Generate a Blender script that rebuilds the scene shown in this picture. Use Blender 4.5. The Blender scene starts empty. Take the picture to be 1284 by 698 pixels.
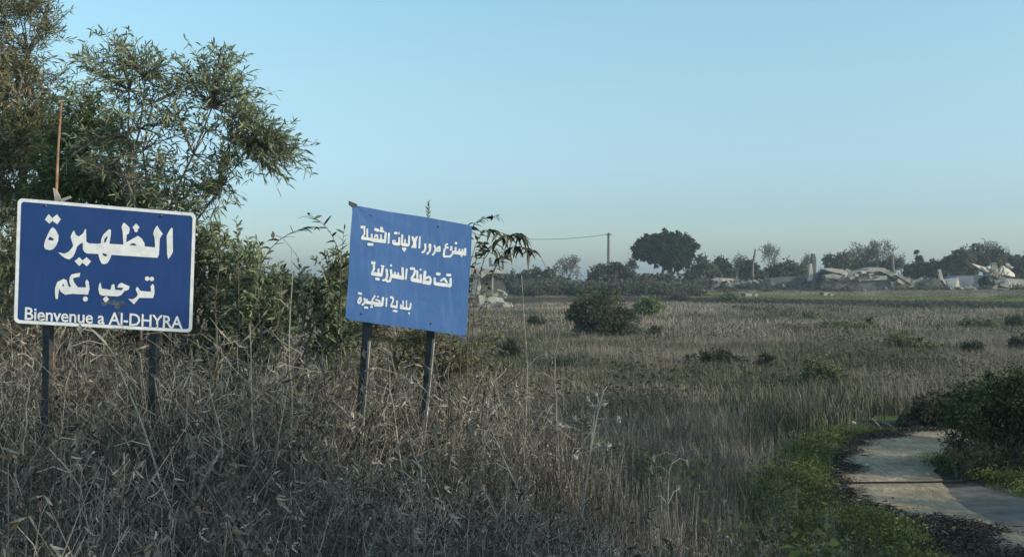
import bpy, math, random
import numpy as np
from mathutils import Vector
from mathutils.geometry import tessellate_polygon

scene = bpy.context.scene
COL = scene.collection
rng = np.random.default_rng(7)
random.seed(7)
R = math.radians

# ------------------------------------------------------------------ camera
FPX, CX, CY, EYE = 1377.0, 642.0, 349.0, 3.0
cam_d = bpy.data.cameras.new('camera'); cam = bpy.data.objects.new('camera', cam_d)
COL.objects.link(cam); scene.camera = cam
cam.location = (0, 0, EYE); cam.rotation_euler = (R(90), 0, 0)
cam_d.sensor_width = 36; cam_d.lens = 36 * FPX / 1284.0
cam_d.clip_start = .1; cam_d.clip_end = 9000

# ------------------------------------------------------------------ light
SUN_AZ, SUN_EL = 110, 23            # azimuth clockwise from +Y (to the right), elevation
world = bpy.data.worlds.new('World'); scene.world = world; world.use_nodes = True
nt = world.node_tree; bg = nt.nodes['Background']
sky = nt.nodes.new('ShaderNodeTexSky'); sky.sky_type = 'NISHITA'; sky.sun_disc = False
sky.sun_elevation = R(SUN_EL); sky.sun_rotation = R(SUN_AZ)
sky.air_density = 1.0; sky.dust_density = 1.0; sky.ozone_density = 4.0; sky.altitude = 0
tint = nt.nodes.new('ShaderNodeMixRGB'); tint.blend_type = 'MULTIPLY'; tint.inputs['Fac'].default_value = 1; tint.inputs[2].default_value = (1.02, 1.10, .92, 1)   # the camera's white balance
# the sky in the photograph is a little dimmer and bluer towards the horizon (dust band), the same all the way round
geo = nt.nodes.new('ShaderNodeTexCoord'); sep = nt.nodes.new('ShaderNodeSeparateXYZ'); band = nt.nodes.new('ShaderNodeValToRGB'); bm = nt.nodes.new('ShaderNodeMixRGB')
nt.links.new(geo.outputs['Generated'], sep.inputs[0]); nt.links.new(sep.outputs['Z'], band.inputs['Fac'])
els = band.color_ramp.elements; els[0].position = 0; els[0].color = (.86, .88, 1.10, 1); els[1].position = .24; els[1].color = (1.2, 1.13, 1.05, 1)
for ps, cc in ((.06, (.76, .76, .95)), (.108, (.94, .87, .96)), (.166, (1.11, .99, .96))):
    e = els.new(ps); e.color = (*cc, 1)
bm.blend_type = 'MULTIPLY'; bm.inputs['Fac'].default_value = 1; nt.links.new(sky.outputs['Color'], bm.inputs[1]); nt.links.new(band.outputs['Color'], bm.inputs[2])
nt.links.new(bm.outputs[0], tint.inputs[1]); nt.links.new(tint.outputs[0], bg.inputs['Color']); bg.inputs['Strength'].default_value = 0.15
sun_d = bpy.data.lights.new('sun', 'SUN'); sun = bpy.data.objects.new('sun', sun_d); COL.objects.link(sun)
sun_d.energy = 2.6; sun_d.angle = R(0.5); sun_d.color = (1, .88, .72)
sd = Vector((math.sin(R(SUN_AZ)) * math.cos(R(SUN_EL)), math.cos(R(SUN_AZ)) * math.cos(R(SUN_EL)), math.sin(R(SUN_EL))))
sun.rotation_euler = sd.to_track_quat('Z', 'Y').to_euler(); sun.location = (60, 0, 30)
scene.view_settings.view_transform = 'Standard'; scene.view_settings.look = 'None'
scene.view_settings.exposure = 0.52; scene.view_settings.gamma = 1
scene.cycles.max_bounces = 6; scene.cycles.diffuse_bounces = 3; scene.cycles.volume_bounces = 0
scene.cycles.transparent_max_bounces = 8; scene.cycles.use_denoising = True

# ------------------------------------------------------------------ helpers
def at(px, py, D):
    return np.array([(px - CX) / FPX * D, D, EYE - (py - CY) / FPX * D])

def smooth(a, b, x):
    t = np.clip((x - a) / (b - a), 0, 1); return t * t * (3 - 2 * t)

def vnoise(x, y, s, seed=0):
    """cheap smooth value noise, vectorised, 0..1"""
    x = np.asarray(x, float) / s; y = np.asarray(y, float) / s
    xi = np.floor(x).astype(np.int64); yi = np.floor(y).astype(np.int64)
    fx = x - xi; fy = y - yi; fx = fx * fx * (3 - 2 * fx); fy = fy * fy * (3 - 2 * fy)
    def hsh(a, b):
        n = (a * 374761393 + b * 668265263 + seed * 1442695041) & 0xffffffff
        n = ((n ^ (n >> 13)) * 1274126177) & 0xffffffff
        return ((n ^ (n >> 16)) & 0xffff) / 65535.0
    return (hsh(xi, yi) * (1 - fx) + hsh(xi + 1, yi) * fx) * (1 - fy) + (hsh(xi, yi + 1) * (1 - fx) + hsh(xi + 1, yi + 1) * fx) * fy

def bank_s(x, y):
    yb = np.where(x < 17.8, 118.0, 118.0 - (x - 17.8) * 0.8)
    yb = np.maximum(yb, 84)
    return y - yb + (vnoise(x, 0 * x, 9, 5) - .5) * 2.5

# centre line and half widths of the track (x, y, halfwidth)
PATH_C = np.array([[5.55, 6.0, 1.0], [5.35, 9.0, 1.0], [5.35, 11.0, .95], [5.35, 13.3, .80], [5.35, 15.2, .80], [5.65, 16.2, .80], [5.9, 17.3, .82], [6.3, 18.6, .82], [6.95, 20.0, .80], [7.9, 21.4, .8], [9.2, 22.6, .8], [11.5, 23.8, .8], [15, 25, .8]])
def path_d(x, y):
    """signed distance outside the track edge (negative = on the track)"""
    x = np.asarray(x, float); y = np.asarray(y, float)
    best = np.full(np.broadcast(x, y).shape, 1e9)
    for (x0, y0, w0), (x1, y1, w1) in zip(PATH_C, PATH_C[1:]):
        dx, dy = x1 - x0, y1 - y0; L = dx * dx + dy * dy
        t = np.clip(((x - x0) * dx + (y - y0) * dy) / L, 0, 1)
        d = np.hypot(x - x0 - t * dx, y - y0 - t * dy) - (w0 + (w1 - w0) * t)
        best = np.minimum(best, d)
    return best

def height(x, y):
    x = np.asarray(x, float); y = np.asarray(y, float)
    s = bank_s(x, y)
    pd = path_d(x, y)
    calm = smooth(0, 1.6, pd)
    h = (vnoise(x, y, 3.1, 1) - .5) * .16 * calm + (vnoise(x, y, 14, 2) - .5) * .3 * smooth(0.5, 9, pd)
    h = h * (1 - smooth(-4, 1, s) * .7)
    h = h + .95 * smooth(0, 1.2, s) + .40 * smooth(4, 40, s)
    h = h - .03 * (1 - smooth(-.1, .5, pd))
    return h
def hz(x, y): return float(height(np.array([x]), np.array([y]))[0])
def G(px, D):
    x = (px - CX) / FPX * D; return (x, D, hz(x, D))

class MB:
    """collects vertices and faces for ONE mesh object"""
    def __init__(s): s.v = []; s.f = []; s.n = 0
    def add(s, V, F):
        V = np.asarray(V, float).reshape(-1, 3); s.v.append(V)
        s.f += [tuple(int(i) + s.n for i in f) for f in F]; s.n += len(V); return s
    def box(s, c, size, rot=None, ax=None):
        hx, hy, hz_ = [q / 2 for q in size]
        V = np.array([[a, b, d] for a in (-hx, hx) for b in (-hy, hy) for d in (-hz_, hz_)])
        if rot is not None: V = V @ np.array(rotm(*rot)).T
        if ax is not None: V = V @ np.array(ax)
        return s.add(V + np.array(c), [(0, 1, 3, 2), (4, 6, 7, 5), (0, 4, 5, 1), (2, 3, 7, 6), (0, 2, 6, 4), (1, 5, 7, 3)])
    def tube(s, P, r, k=4, cap=True):
        P = np.asarray(P, float); n = len(P); r = np.broadcast_to(np.asarray(r, float), (n,))
        T = np.gradient(P, axis=0); T /= np.linalg.norm(T, axis=1)[:, None] + 1e-9
        up = np.array([0, 0, 1.]) if abs(T[0, 2]) < .9 else np.array([1., 0, 0])
        A = np.cross(T, up); A /= np.linalg.norm(A, axis=1)[:, None] + 1e-9
        B = np.cross(T, A)
        a = np.arange(k) * 2 * math.pi / k
        V = P[:, None] + r[:, None, None] * (A[:, None] * np.cos(a)[None, :, None] + B[:, None] * np.sin(a)[None, :, None])
        F = [(i * k + j, i * k + (j + 1) % k, (i + 1) * k + (j + 1) % k, (i + 1) * k + j) for i in range(n - 1) for j in range(k)]
        if cap: F += [tuple(range((n - 1) * k, n * k)), tuple(range(k - 1, -1, -1))]
        return s.add(V, F)
    def ball(s, c, r, seed=0, sq=(1, 1, 1), rough=.15, nu=8, nv=5):
        g = np.random.default_rng(seed); V = [[0, 0, -1]]
        for i in range(1, nv):
            p = -math.pi / 2 + math.pi * i / nv
            for j in range(nu):
                a = 2 * math.pi * j / nu; V.append([math.cos(p) * math.cos(a), math.cos(p) * math.sin(a), math.sin(p)])
        V.append([0, 0, 1]); V = np.array(V) * (1 + g.uniform(-rough, rough, (len(V), 1))) * np.array(sq) * r + np.array(c)
        F = [(0, 1 + (j + 1) % nu, 1 + j) for j in range(nu)]
        for i in range(nv - 2):
            for j in range(nu): F.append((1 + i * nu + j, 1 + i * nu + (j + 1) % nu, 1 + (i + 1) * nu + (j + 1) % nu, 1 + (i + 1) * nu + j))
        t = len(V) - 1; o = 1 + (nv - 2) * nu
        F += [(o + j, o + (j + 1) % nu, t) for j in range(nu)]
        return s.add(V, F)
    def slab(s, pts, thick):
        """polygon prism: pts (n,3) roughly planar, extruded by vector thick"""
        P = np.asarray(pts, float); n = len(P); Q = P + np.asarray(thick, float)
        F = [tuple(range(n)), tuple(range(2 * n - 1, n - 1, -1))] + [(i, (i + 1) % n + 0, (i + 1) % n + n, i + n)[::-1] for i in range(n)]
        return s.add(np.vstack([P, Q]), F)
    def build(s, name, mat, parent=None, loc=None, kind=None, smooth_=False, label=None):
        V = np.vstack(s.v) if s.v else np.zeros((0, 3))
        if parent is not None: V = V - np.array(parent.location)
        elif loc is not None: V = V - np.array(loc)
        me = bpy.data.meshes.new(name); me.from_pydata(V.tolist(), [], s.f); me.update()
        me.materials.append(mat)
        if smooth_: me.polygons.foreach_set('use_smooth', [True] * len(me.polygons))
        o = bpy.data.objects.new(name, me); COL.objects.link(o)
        if parent is not None: o.parent = parent
        elif loc is not None: o.location = loc
        if kind: o['kind'] = kind
        if label: o['label'] = label
        return o

def rotm(rx, ry, rz):
    cx, sx, cy, sy, cz, sz = math.cos(rx), math.sin(rx), math.cos(ry), math.sin(ry), math.cos(rz), math.sin(rz)
    X = np.array([[1, 0, 0], [0, cx, -sx], [0, sx, cx]]); Y = np.array([[cy, 0, sy], [0, 1, 0], [-sy, 0, cy]]); Z = np.array([[cz, -sz, 0], [sz, cz, 0], [0, 0, 1]])
    return Z @ Y @ X

def thing(name, label, cat, loc, group=None):
    o = bpy.data.objects.new(name, None); COL.objects.link(o); o.location = tuple(float(q) for q in loc)
    o.empty_display_size = .3; o['label'] = label; o['category'] = cat
    if group: o['group'] = group
    return o
def tag(o, label, cat, group=None):
    o['label'] = label; o['category'] = cat
    if group: o['group'] = group
    return o

# leaves: fast numpy clouds -------------------------------------------------
def leaf_mesh(C, Dr, L, W, g, fold=.25, droop=.15, n6=False):
    """C centres/bases (n,3), Dr unit directions, L lengths, W widths -> verts, faces"""
    n = len(C); L = np.broadcast_to(L, (n,))[:, None]; W = np.broadcast_to(W, (n,))[:, None]
    Dr = Dr / (np.linalg.norm(Dr, axis=1)[:, None] + 1e-9)
    rnd = g.normal(size=(n, 3)); S = np.cross(Dr, rnd); S /= np.linalg.norm(S, axis=1)[:, None] + 1e-9
    N = np.cross(S, Dr)
    down = np.array([0, 0, -1.])
    if not n6:
        V = np.stack([C, C + Dr * L * .45 + S * W * .5 + N * W * fold, C + Dr * L + down * L * droop, C + Dr * L * .5 - S * W * .5 + N * W * fold], 1).reshape(-1, 3)
        b = np.arange(n) * 4; F = np.stack([b, b + 1, b + 2, b + 3], 1)
        return V, F
    V = np.stack([C, C + Dr * L * .3 + S * W * .45 + N * W * fold, C + Dr * L * .68 + S * W * .4 + N * W * fold + down * L * droop * .4, C + Dr * L + down * L * droop,
                  C + Dr * L * .68 - S * W * .4 + N * W * fold + down * L * droop * .4, C + Dr * L * .3 - S * W * .45 + N * W * fold], 1).reshape(-1, 3)
    b = np.arange(n) * 6; F = np.vstack([np.stack([b, b + 1, b + 2, b + 5], 1), np.stack([b + 2, b + 3, b + 4, b + 5], 1)])
    return V, F

def fast_obj(name, V, F, mat, parent=None, loc=None, kind=None):
    if parent is not None: V = V - np.array(parent.location)
    elif loc is not None: V = V - np.array(loc)
    me = bpy.data.meshes.new(name); nv, nf = len(V), len(F); k = F.shape[1]
    me.vertices.add(nv); me.vertices.foreach_set('co', V.astype(np.float32).ravel())
    me.loops.add(nf * k); me.loops.foreach_set('vertex_index', F.astype(np.int32).ravel())
    me.polygons.add(nf); me.polygons.foreach_set('loop_start', (np.arange(nf) * k).astype(np.int32)); me.polygons.foreach_set('loop_total', np.full(nf, k, np.int32))
    me.update(calc_edges=True); me.validate()
    me.materials.append(mat)
    o = bpy.data.objects.new(name, me); COL.objects.link(o)
    if parent is not None: o.parent = parent
    elif loc is not None: o.location = loc
    if kind: o['kind'] = kind
    return o

def cloud_points(blobs, n, g, shell=.45, clumps=None, cs=.22):
    """blobs: (x,y,z,rx,ry,rz[,weight]); leaf points gathered in clumps through the volume"""
    B = np.array([list(b[:6]) for b in blobs]); w = np.array([(b[6] if len(b) > 6 else 1) * b[3] * b[5] for b in blobs]); w = w / w.sum()
    nc = clumps or max(8, n // 40)
    bi = g.choice(len(B), nc, p=w); d = g.normal(size=(nc, 3)); d /= np.linalg.norm(d, axis=1)[:, None]
    rr = (shell + (1 - shell) * g.random(nc)) * g.uniform(.75, 1.08, nc)
    C = B[bi, :3] + d * rr[:, None] * B[bi, 3:6]
    r = np.minimum(B[bi, 3], B[bi, 5]) * cs * g.uniform(.6, 1.5, nc)
    ci = g.integers(0, nc, n)
    P = C[ci] + g.normal(size=(n, 3)) * r[ci][:, None] * .6
    out = P - B[bi[ci], :3]
    return P, out, C

# ------------------------------------------------------------------ materials
def mat(name, col, rough=.85, var=.25, scale=3.0, col2=None, bump=0, spec=.3, island=False, inst=False, metal=0, obj=True, bscale=None, sub=0):
    m = bpy.data.materials.new(name); m.use_nodes = True; t = m.node_tree; b = t.nodes['Principled BSDF']
    b.inputs['Roughness'].default_value = rough; b.inputs['Specular IOR Level'].default_value = spec; b.inputs['Metallic'].default_value = metal
    tc = t.nodes.new('ShaderNodeTexCoord'); nz = t.nodes.new('ShaderNodeTexNoise'); nz.inputs['Scale'].default_value = scale; nz.inputs['Detail'].default_value = 5
    t.links.new(tc.outputs['Object'], nz.inputs['Vector'])
    cr = t.nodes.new('ShaderNodeValToRGB'); c2 = col2 or tuple(min(1, q * (1 + var * 2)) for q in col)
    cr.color_ramp.elements[0].position = .34; cr.color_ramp.elements[1].position = .66
    cr.color_ramp.elements[0].color = (*[q * (1 - var) for q in col], 1); cr.color_ramp.elements[1].color = (*c2, 1)
    fac = nz.outputs['Fac']
    if island or inst:
        if island: gi = t.nodes.new('ShaderNodeNewGeometry'); ro = gi.outputs['Random Per Island']
        else: gi = t.nodes.new('ShaderNodeObjectInfo'); ro = gi.outputs['Random']
        ma = t.nodes.new('ShaderNodeMath'); ma.operation = 'MULTIPLY_ADD'; ma.inputs[1].default_value = .55
        t.links.new(ro, ma.inputs[0])
        mb = t.nodes.new('ShaderNodeMath'); mb.operation = 'MULTIPLY_ADD'; mb.inputs[1].default_value = .75; mb.inputs[2].default_value = -.15
        t.links.new(fac, mb.inputs[0]); t.links.new(mb.outputs[0], ma.inputs[2]); fac = ma.outputs[0]
    t.links.new(fac, cr.inputs['Fac']); t.links.new(cr.outputs['Color'], b.inputs['Base Color'])
    if island or name.startswith('green'):          # thin leaves let some light through
        tr = t.nodes.new('ShaderNodeBsdfTranslucent'); ms = t.nodes.new('ShaderNodeMixShader'); ms.inputs[0].default_value = .45
        t.links.new(cr.outputs['Color'], tr.inputs['Color']); t.links.new(b.outputs[0], ms.inputs[1]); t.links.new(tr.outputs[0], ms.inputs[2]); t.links.new(ms.outputs[0], t.nodes['Material Output'].inputs['Surface'])
    if bump:
        n2 = t.nodes.new('ShaderNodeTexNoise'); n2.inputs['Scale'].default_value = bscale or scale * 6; n2.inputs['Detail'].default_value = 6
        t.links.new(tc.outputs['Object'], n2.inputs['Vector'])
        bp = t.nodes.new('ShaderNodeBump'); bp.inputs['Strength'].default_value = bump; bp.inputs['Distance'].default_value = .03
        t.links.new(n2.outputs['Fac'], bp.inputs['Height']); t.links.new(bp.outputs['Normal'], b.inputs['Normal'])
    return m

M = {}
M['dry'] = mat('dry_stalk', (.13, .113, .092), var=.5, scale=1.2, col2=(.39, .35, .29), inst=True)
M['drygrass'] = mat('dry_grass', (.20, .175, .13), var=.3, scale=.6, col2=(.37, .32, .25), inst=True)
M['olivegrass'] = mat('olive_grass', (.115, .118, .075), var=.35, scale=.6, col2=(.21, .20, .13), inst=True)
M['greenleaf'] = mat('green_ground_leaf', (.11, .145, .045), var=.35, scale=1, col2=(.28, .31, .10), inst=True)
M['darkshrub'] = mat('dark_shrub_leaf', (.048, .058, .034), var=.35, scale=1.5, col2=(.12, .125, .075), island=True)
M['acacia'] = mat('grey_green_leaf', (.15, .19, .095), var=.3, scale=1.0, col2=(.40, .45, .26), island=True, rough=.6, spec=.4)
M['roadgreen'] = mat('dull_green_leaf', (.055, .080, .034), var=.3, scale=1.0, col2=(.145, .185, .070), island=True, rough=.7)
M['fieldolive'] = mat('field_bush_leaf', (.075, .085, .052), var=.35, scale=1.2, col2=(.16, .17, .105), island=True)
M['olive'] = mat('olive_leaf', (.125, .14, .07), var=.3, scale=1.2, col2=(.30, .30, .16), island=True, rough=.7)
M['brightgreen'] = mat('fresh_green_leaf', (.11, .16, .055), var=.3, scale=1.0, col2=(.26, .33, .12), island=True, rough=.6)
M['feather'] = mat('brown_green_needle', (.16, .165, .08), var=.3, scale=.9, col2=(.38, .37, .20), island=True)
M['farpine'] = mat('far_pine_needle', (.026, .042, .018), var=.3, scale=.35, col2=(.065, .092, .036), island=True)
M['fardark'] = mat('far_dark_leaf', (.075, .082, .052), var=.3, scale=.3, col2=(.155, .16, .10), island=True)
M['farolive'] = mat('far_olive_leaf', (.10, .105, .075), var=.3, scale=.3, col2=(.20, .20, .14), island=True)
M['bare'] = mat('bare_twig', (.15, .14, .125), var=.3, scale=1)
M['bark'] = mat('bark', (.14, .12, .095), var=.4, scale=6, bump=.6)
M['pale_stem'] = mat('pale_dead_stem', (.33, .30, .25), var=.4, scale=5)
M['darkleaf'] = mat('dark_drooping_leaf', (.035, .045, .025), var=.3, scale=6, col2=(.09, .10, .055))
M['cane_leaf'] = mat('cane_leaf', (.045, .060, .030), var=.35, scale=2, col2=(.12, .135, .070))
M['cane_dry'] = mat('cane_leaf_dry', (.18, .16, .12), var=.35, scale=4, col2=(.38, .35, .28))
M['steel'] = mat('weathered_steel', (.045, .047, .05), var=.35, scale=9, col2=(.10, .10, .10), rough=.6, metal=.3, bump=.3, spec=.4)
M['white_paint'] = mat('sign_white', (.72, .76, .76), var=.10, scale=14, col2=(.80, .82, .82), rough=.5)
M['conc'] = mat('concrete', (.27, .25, .21), var=.3, scale=.9, bump=.5, bscale=5)
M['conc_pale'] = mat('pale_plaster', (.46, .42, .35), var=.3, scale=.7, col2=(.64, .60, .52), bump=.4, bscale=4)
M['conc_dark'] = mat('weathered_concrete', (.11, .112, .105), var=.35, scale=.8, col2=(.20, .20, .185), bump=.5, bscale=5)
M['conc_blue'] = mat('blue_grey_concrete', (.17, .19, .21), var=.25, scale=.6, col2=(.27, .29, .31), bump=.4, bscale=4)  # concrete with the blue grey of its shade put into the colour
M['rubble'] = mat('rubble_stone', (.19, .175, .145), var=.4, scale=1.3, col2=(.38, .35, .29), bump=.5)
M['rust'] = mat('rusty_rod', (.30, .15, .08), var=.3, scale=8, col2=(.48, .30, .17))
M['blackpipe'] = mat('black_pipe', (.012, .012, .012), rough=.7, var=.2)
M['stone'] = mat('white_stone', (.50, .49, .45), var=.3, scale=8, bump=.4)
M['straw_bits'] = mat('dark_litter', (.035, .030, .024), var=.5, scale=9, col2=(.12, .10, .08), inst=True)

M['scuff'] = mat('scuffed_paint', (.045, .07, .13), var=.3, scale=20, col2=(.09, .12, .18))
M['bolt'] = mat('bolt_head', (.16, .15, .14), metal=.4, rough=.5)

def sign_mat(name, c1, c2, fade, dirt):
    m = bpy.data.materials.new(name); m.use_nodes = True; t = m.node_tree; b = t.nodes['Principled BSDF']
    b.inputs['Roughness'].default_value = .48; b.inputs['Specular IOR Level'].default_value = .35
    tc = t.nodes.new('ShaderNodeTexCoord'); nz = t.nodes.new('ShaderNodeTexNoise'); nz.inputs['Scale'].default_value = 2.2; nz.inputs['Detail'].default_value = 8; nz.inputs['Roughness'].default_value = .65
    t.links.new(tc.outputs['Object'], nz.inputs['Vector'])
    cr = t.nodes.new('ShaderNodeValToRGB'); cr.color_ramp.elements[0].position = .3; cr.color_ramp.elements[1].position = .75
    cr.color_ramp.elements[0].color = (*c1, 1); cr.color_ramp.elements[1].color = (*c2, 1); t.links.new(nz.outputs['Fac'], cr.inputs['Fac'])
    mp = t.nodes.new('ShaderNodeMapping'); mp.inputs['Scale'].default_value = (7, 7, .8); t.links.new(tc.outputs['Object'], mp.inputs['Vector'])
    n2 = t.nodes.new('ShaderNodeTexNoise'); n2.inputs['Scale'].default_value = 3; n2.inputs['Detail'].default_value = 6; t.links.new(mp.outputs[0], n2.inputs['Vector'])
    r2 = t.nodes.new('ShaderNodeValToRGB'); r2.color_ramp.elements[0].position = .5; r2.color_ramp.elements[1].position = .8
    r2.color_ramp.elements[0].color = (0, 0, 0, 1); r2.color_ramp.elements[1].color = (dirt, dirt, dirt, 1); t.links.new(n2.outputs['Fac'], r2.inputs['Fac'])
    mx = t.nodes.new('ShaderNodeMixRGB'); t.links.new(r2.outputs['Color'], mx.inputs['Fac']); t.links.new(cr.outputs['Color'], mx.inputs[1]); mx.inputs[2].default_value = (*fade, 1)
    t.links.new(mx.outputs[0], b.inputs['Base Color'])
    bp = t.nodes.new('ShaderNodeBump'); bp.inputs['Strength'].default_value = .15; bp.inputs['Distance'].default_value = .02
    t.links.new(nz.outputs['Fac'], bp.inputs['Height']); t.links.new(bp.outputs['Normal'], b.inputs['Normal'])
    return m
M['navy'] = sign_mat('navy_sign_paint', (.010, .044, .170), (.015, .058, .205), (.04, .08, .2), .35)
M['faded'] = sign_mat('faded_blue_sign_paint', (.036, .120, .32), (.055, .152, .37), (.12, .22, .42), .5)

def ground_mat():
    m = bpy.data.materials.new('field_ground'); m.use_nodes = True; t = m.node_tree; b = t.nodes['Principled BSDF']; b.inputs['Roughness'].default_value = .95
    b.inputs['Specular IOR Level'].default_value = .1
    tc = t.nodes.new('ShaderNodeTexCoord')
    def noise(s, d=6):
        n = t.nodes.new('ShaderNodeTexNoise'); n.inputs['Scale'].default_value = s; n.inputs['Detail'].default_value = d; t.links.new(tc.outputs['Object'], n.inputs['Vector']); return n.outputs['Fac']
    def ramp(f, a, b_, c1, c2):
        r = t.nodes.new('ShaderNodeValToRGB'); r.color_ramp.elements[0].position = a; r.color_ramp.elements[1].position = b_
        r.color_ramp.elements[0].color = (*c1, 1); r.color_ramp.elements[1].color = (*c2, 1); t.links.new(f, r.inputs['Fac']); return r.outputs['Color']
    def mix(f, a, b_):
        x = t.nodes.new('ShaderNodeMixRGB'); t.links.new(f, x.inputs['Fac']); t.links.new(a, x.inputs[1]); t.links.new(b_, x.inputs[2]); return x.outputs[0]
    c = mix(noise(.12), ramp(noise(2.5), .3, .7, (.12, .105, .075), (.28, .245, .18)), ramp(noise(1.6), .3, .7, (.10, .10, .062), (.19, .18, .115)))
    at1 = t.nodes.new('ShaderNodeAttribute'); at1.attribute_name = 'green'
    c = mix(at1.outputs['Fac'], c, ramp(noise(1.2), .3, .7, (.050, .085, .026), (.13, .18, .065)))
    at2 = t.nodes.new('ShaderNodeAttribute'); at2.attribute_name = 'soil'
    c = mix(at2.outputs['Fac'], c, ramp(noise(6), .3, .7, (.030, .026, .021), (.085, .074, .06)))
    t.links.new(c, b.inputs['Base Color'])
    bp = t.nodes.new('ShaderNodeBump'); bp.inputs['Strength'].default_value = .8; bp.inputs['Distance'].default_value = .06; t.links.new(noise(9), bp.inputs['Height']); t.links.new(bp.outputs['Normal'], b.inputs['Normal'])
    return m
M['ground'] = ground_mat()
PATH_L = np.array([[7.0, 5.0], [11.8, 5.3], [12.6, 5.35], [13.3, 5.15], [14.2, 4.62], [15.2, 4.42], [16.1, 4.65], [17.1, 4.92], [18.3, 5.35], [19.6, 5.85], [20.9, 6.6], [22.2, 8.7]])
M['track'] = mat('dusty_track', (.40, .325, .22), var=.16, scale=1.6, col2=(.53, .435, .305), bump=.5, bscale=22, rough=.95, spec=.1)
tk = M['track'].node_tree; tcn = next(n for n in tk.nodes if n.type == 'TEX_COORD'); n3 = tk.nodes.new('ShaderNodeTexNoise'); n3.inputs['Scale'].default_value = 11; n3.inputs['Detail'].default_value = 8; n3.inputs['Roughness'].default_value = .75
mp3 = tk.nodes.new('ShaderNodeMapping'); mp3.inputs['Scale'].default_value = (1, .35, 1); tk.links.new(tcn.outputs['Object'], mp3.inputs[0]); tk.links.new(mp3.outputs[0], n3.inputs['Vector'])
r3 = tk.nodes.new('ShaderNodeValToRGB'); r3.color_ramp.elements[0].position = .46; r3.color_ramp.elements[0].color = (.42, .38, .32, 1); r3.color_ramp.elements[1].position = .60; r3.color_ramp.elements[1].color = (1, 1, 1, 1); tk.links.new(n3.outputs['Fac'], r3.inputs['Fac'])
m3 = tk.nodes.new('ShaderNodeMixRGB'); m3.blend_type = 'MULTIPLY'; m3.inputs['Fac'].default_value = .55; bs = tk.nodes['Principled BSDF']; src = bs.inputs['Base Color'].links[0].from_socket
tk.links.new(src, m3.inputs[1]); tk.links.new(r3.outputs['Color'], m3.inputs[2]); tk.links.new(m3.outputs[0], bs.inputs['Base Color'])
M['rut'] = mat('damp_rut', (.13, .12, .10), var=.25, scale=2.5, col2=(.21, .19, .155), bump=.4, bscale=20, rough=.75)

# ------------------------------------------------------------------ ground
def axis(fine0, fine1, step, far):
    a = list(np.arange(fine0, fine1 + 1e-6, step)); s = step
    while a[-1] < far: s *= 1.12; a.append(a[-1] + s)
    s = step
    while a[0] > -far: s *= 1.12; a.insert(0, a[0] - s)
    return np.array(a)
gx = axis(-9, 13, .28, 3500); gx = np.unique(np.round(np.concatenate([gx[np.abs(gx) > 80], gx[(gx >= -9) & (gx <= 13.1)], np.arange(-80, -9, .7), np.arange(13.5, 80, .7)]), 3)); gy = axis(4, 26, .28, 3500)
gy = gy[gy > -3000]; extra = np.arange(80, 124, .45); gy = np.unique(np.round(np.concatenate([gy[(gy < 80) | (gy > 124)], extra]), 3))
XX, YY = np.meshgrid(gx, gy); HH = height(XX, YY)
V = np.stack([XX, YY, HH], -1).reshape(-1, 3); nx, ny = len(gx), len(gy)
ii = (np.arange(ny - 1)[:, None] * nx + np.arange(nx - 1)[None]).ravel()
ground = fast_obj('ground', V, np.stack([ii, ii + 1, ii + nx + 1, ii + nx], 1), M['ground'], kind='structure')
ground.data.polygons.foreach_set('use_smooth', [True] * len(ground.data.polygons))
def far_green(x, y):
    s = bank_s(x, y); return smooth(1.2, 2.5, s) * (1 - smooth(14, 24, s)) * smooth(10, 22, x) * (1 - smooth(60, 90, x))
def near_green(x, y):
    pd = path_d(x, y); left = (x < np.interp(y, PATH_C[:, 1], PATH_C[:, 0]))
    edge = np.interp(y, [8, 11, 13, 15, 17, 19, 21], [2.4, 2.2, 1.9, 1.3, .9, .9, .7])
    return np.where(left, smooth(.05, .3, pd) * (1 - smooth(edge, edge + .5, pd)), 0.)
gr = np.clip(far_green(XX, YY) + near_green(XX, YY), 0, 1).ravel().astype(np.float32)
pdv = path_d(XX, YY)
so = (np.clip((1 - smooth(.15, .6, pdv + (vnoise(XX, YY, .5, 9) - .5) * .9)) + smooth(-.2, .3, bank_s(XX, YY)) * (1 - smooth(1.1, 1.8, bank_s(XX, YY))), 0, 1)).ravel().astype(np.float32)
for nm, arr in (('green', gr), ('soil', so)):
    a = ground.data.attributes.new(nm, 'FLOAT', 'POINT'); a.data.foreach_set('value', arr)

def ribbon(name, rows, m, lift, seed, jag=.12, nseg=10):
    """track surface: rows of (xl, xr, y); ragged edges, laid just above the ground"""
    ys = np.arange(rows[0][2], rows[-1][2], .12); R_ = np.array(rows)
    xl = np.interp(ys, R_[:, 2], R_[:, 0]) + (vnoise(ys * 1.0, ys * 0, .35, seed) - .5) * jag * 2 + (vnoise(ys, ys * 0, .13, seed + 3) - .5) * jag
    xr = np.interp(ys, R_[:, 2], R_[:, 1]) + (vnoise(ys * 1.0, ys * 0 + 7, .35, seed + 1) - .5) * jag * .8
    u = np.linspace(0, 1, nseg); X = xl[:, None] * (1 - u) + xr[:, None] * u; Y = np.repeat(ys[:, None], nseg, 1)
    Z = height(X, Y) + lift
    V = np.stack([X, Y, Z], -1).reshape(-1, 3); ii = (np.arange(len(ys) - 1)[:, None] * nseg + np.arange(nseg - 1)[None]).ravel()
    o = fast_obj(name, V, np.stack([ii, ii + 1, ii + nseg + 1, ii + nseg], 1), m, kind='structure')
    o.data.polygons.foreach_set('use_smooth', [True] * len(o.data.polygons)); return o
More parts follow.
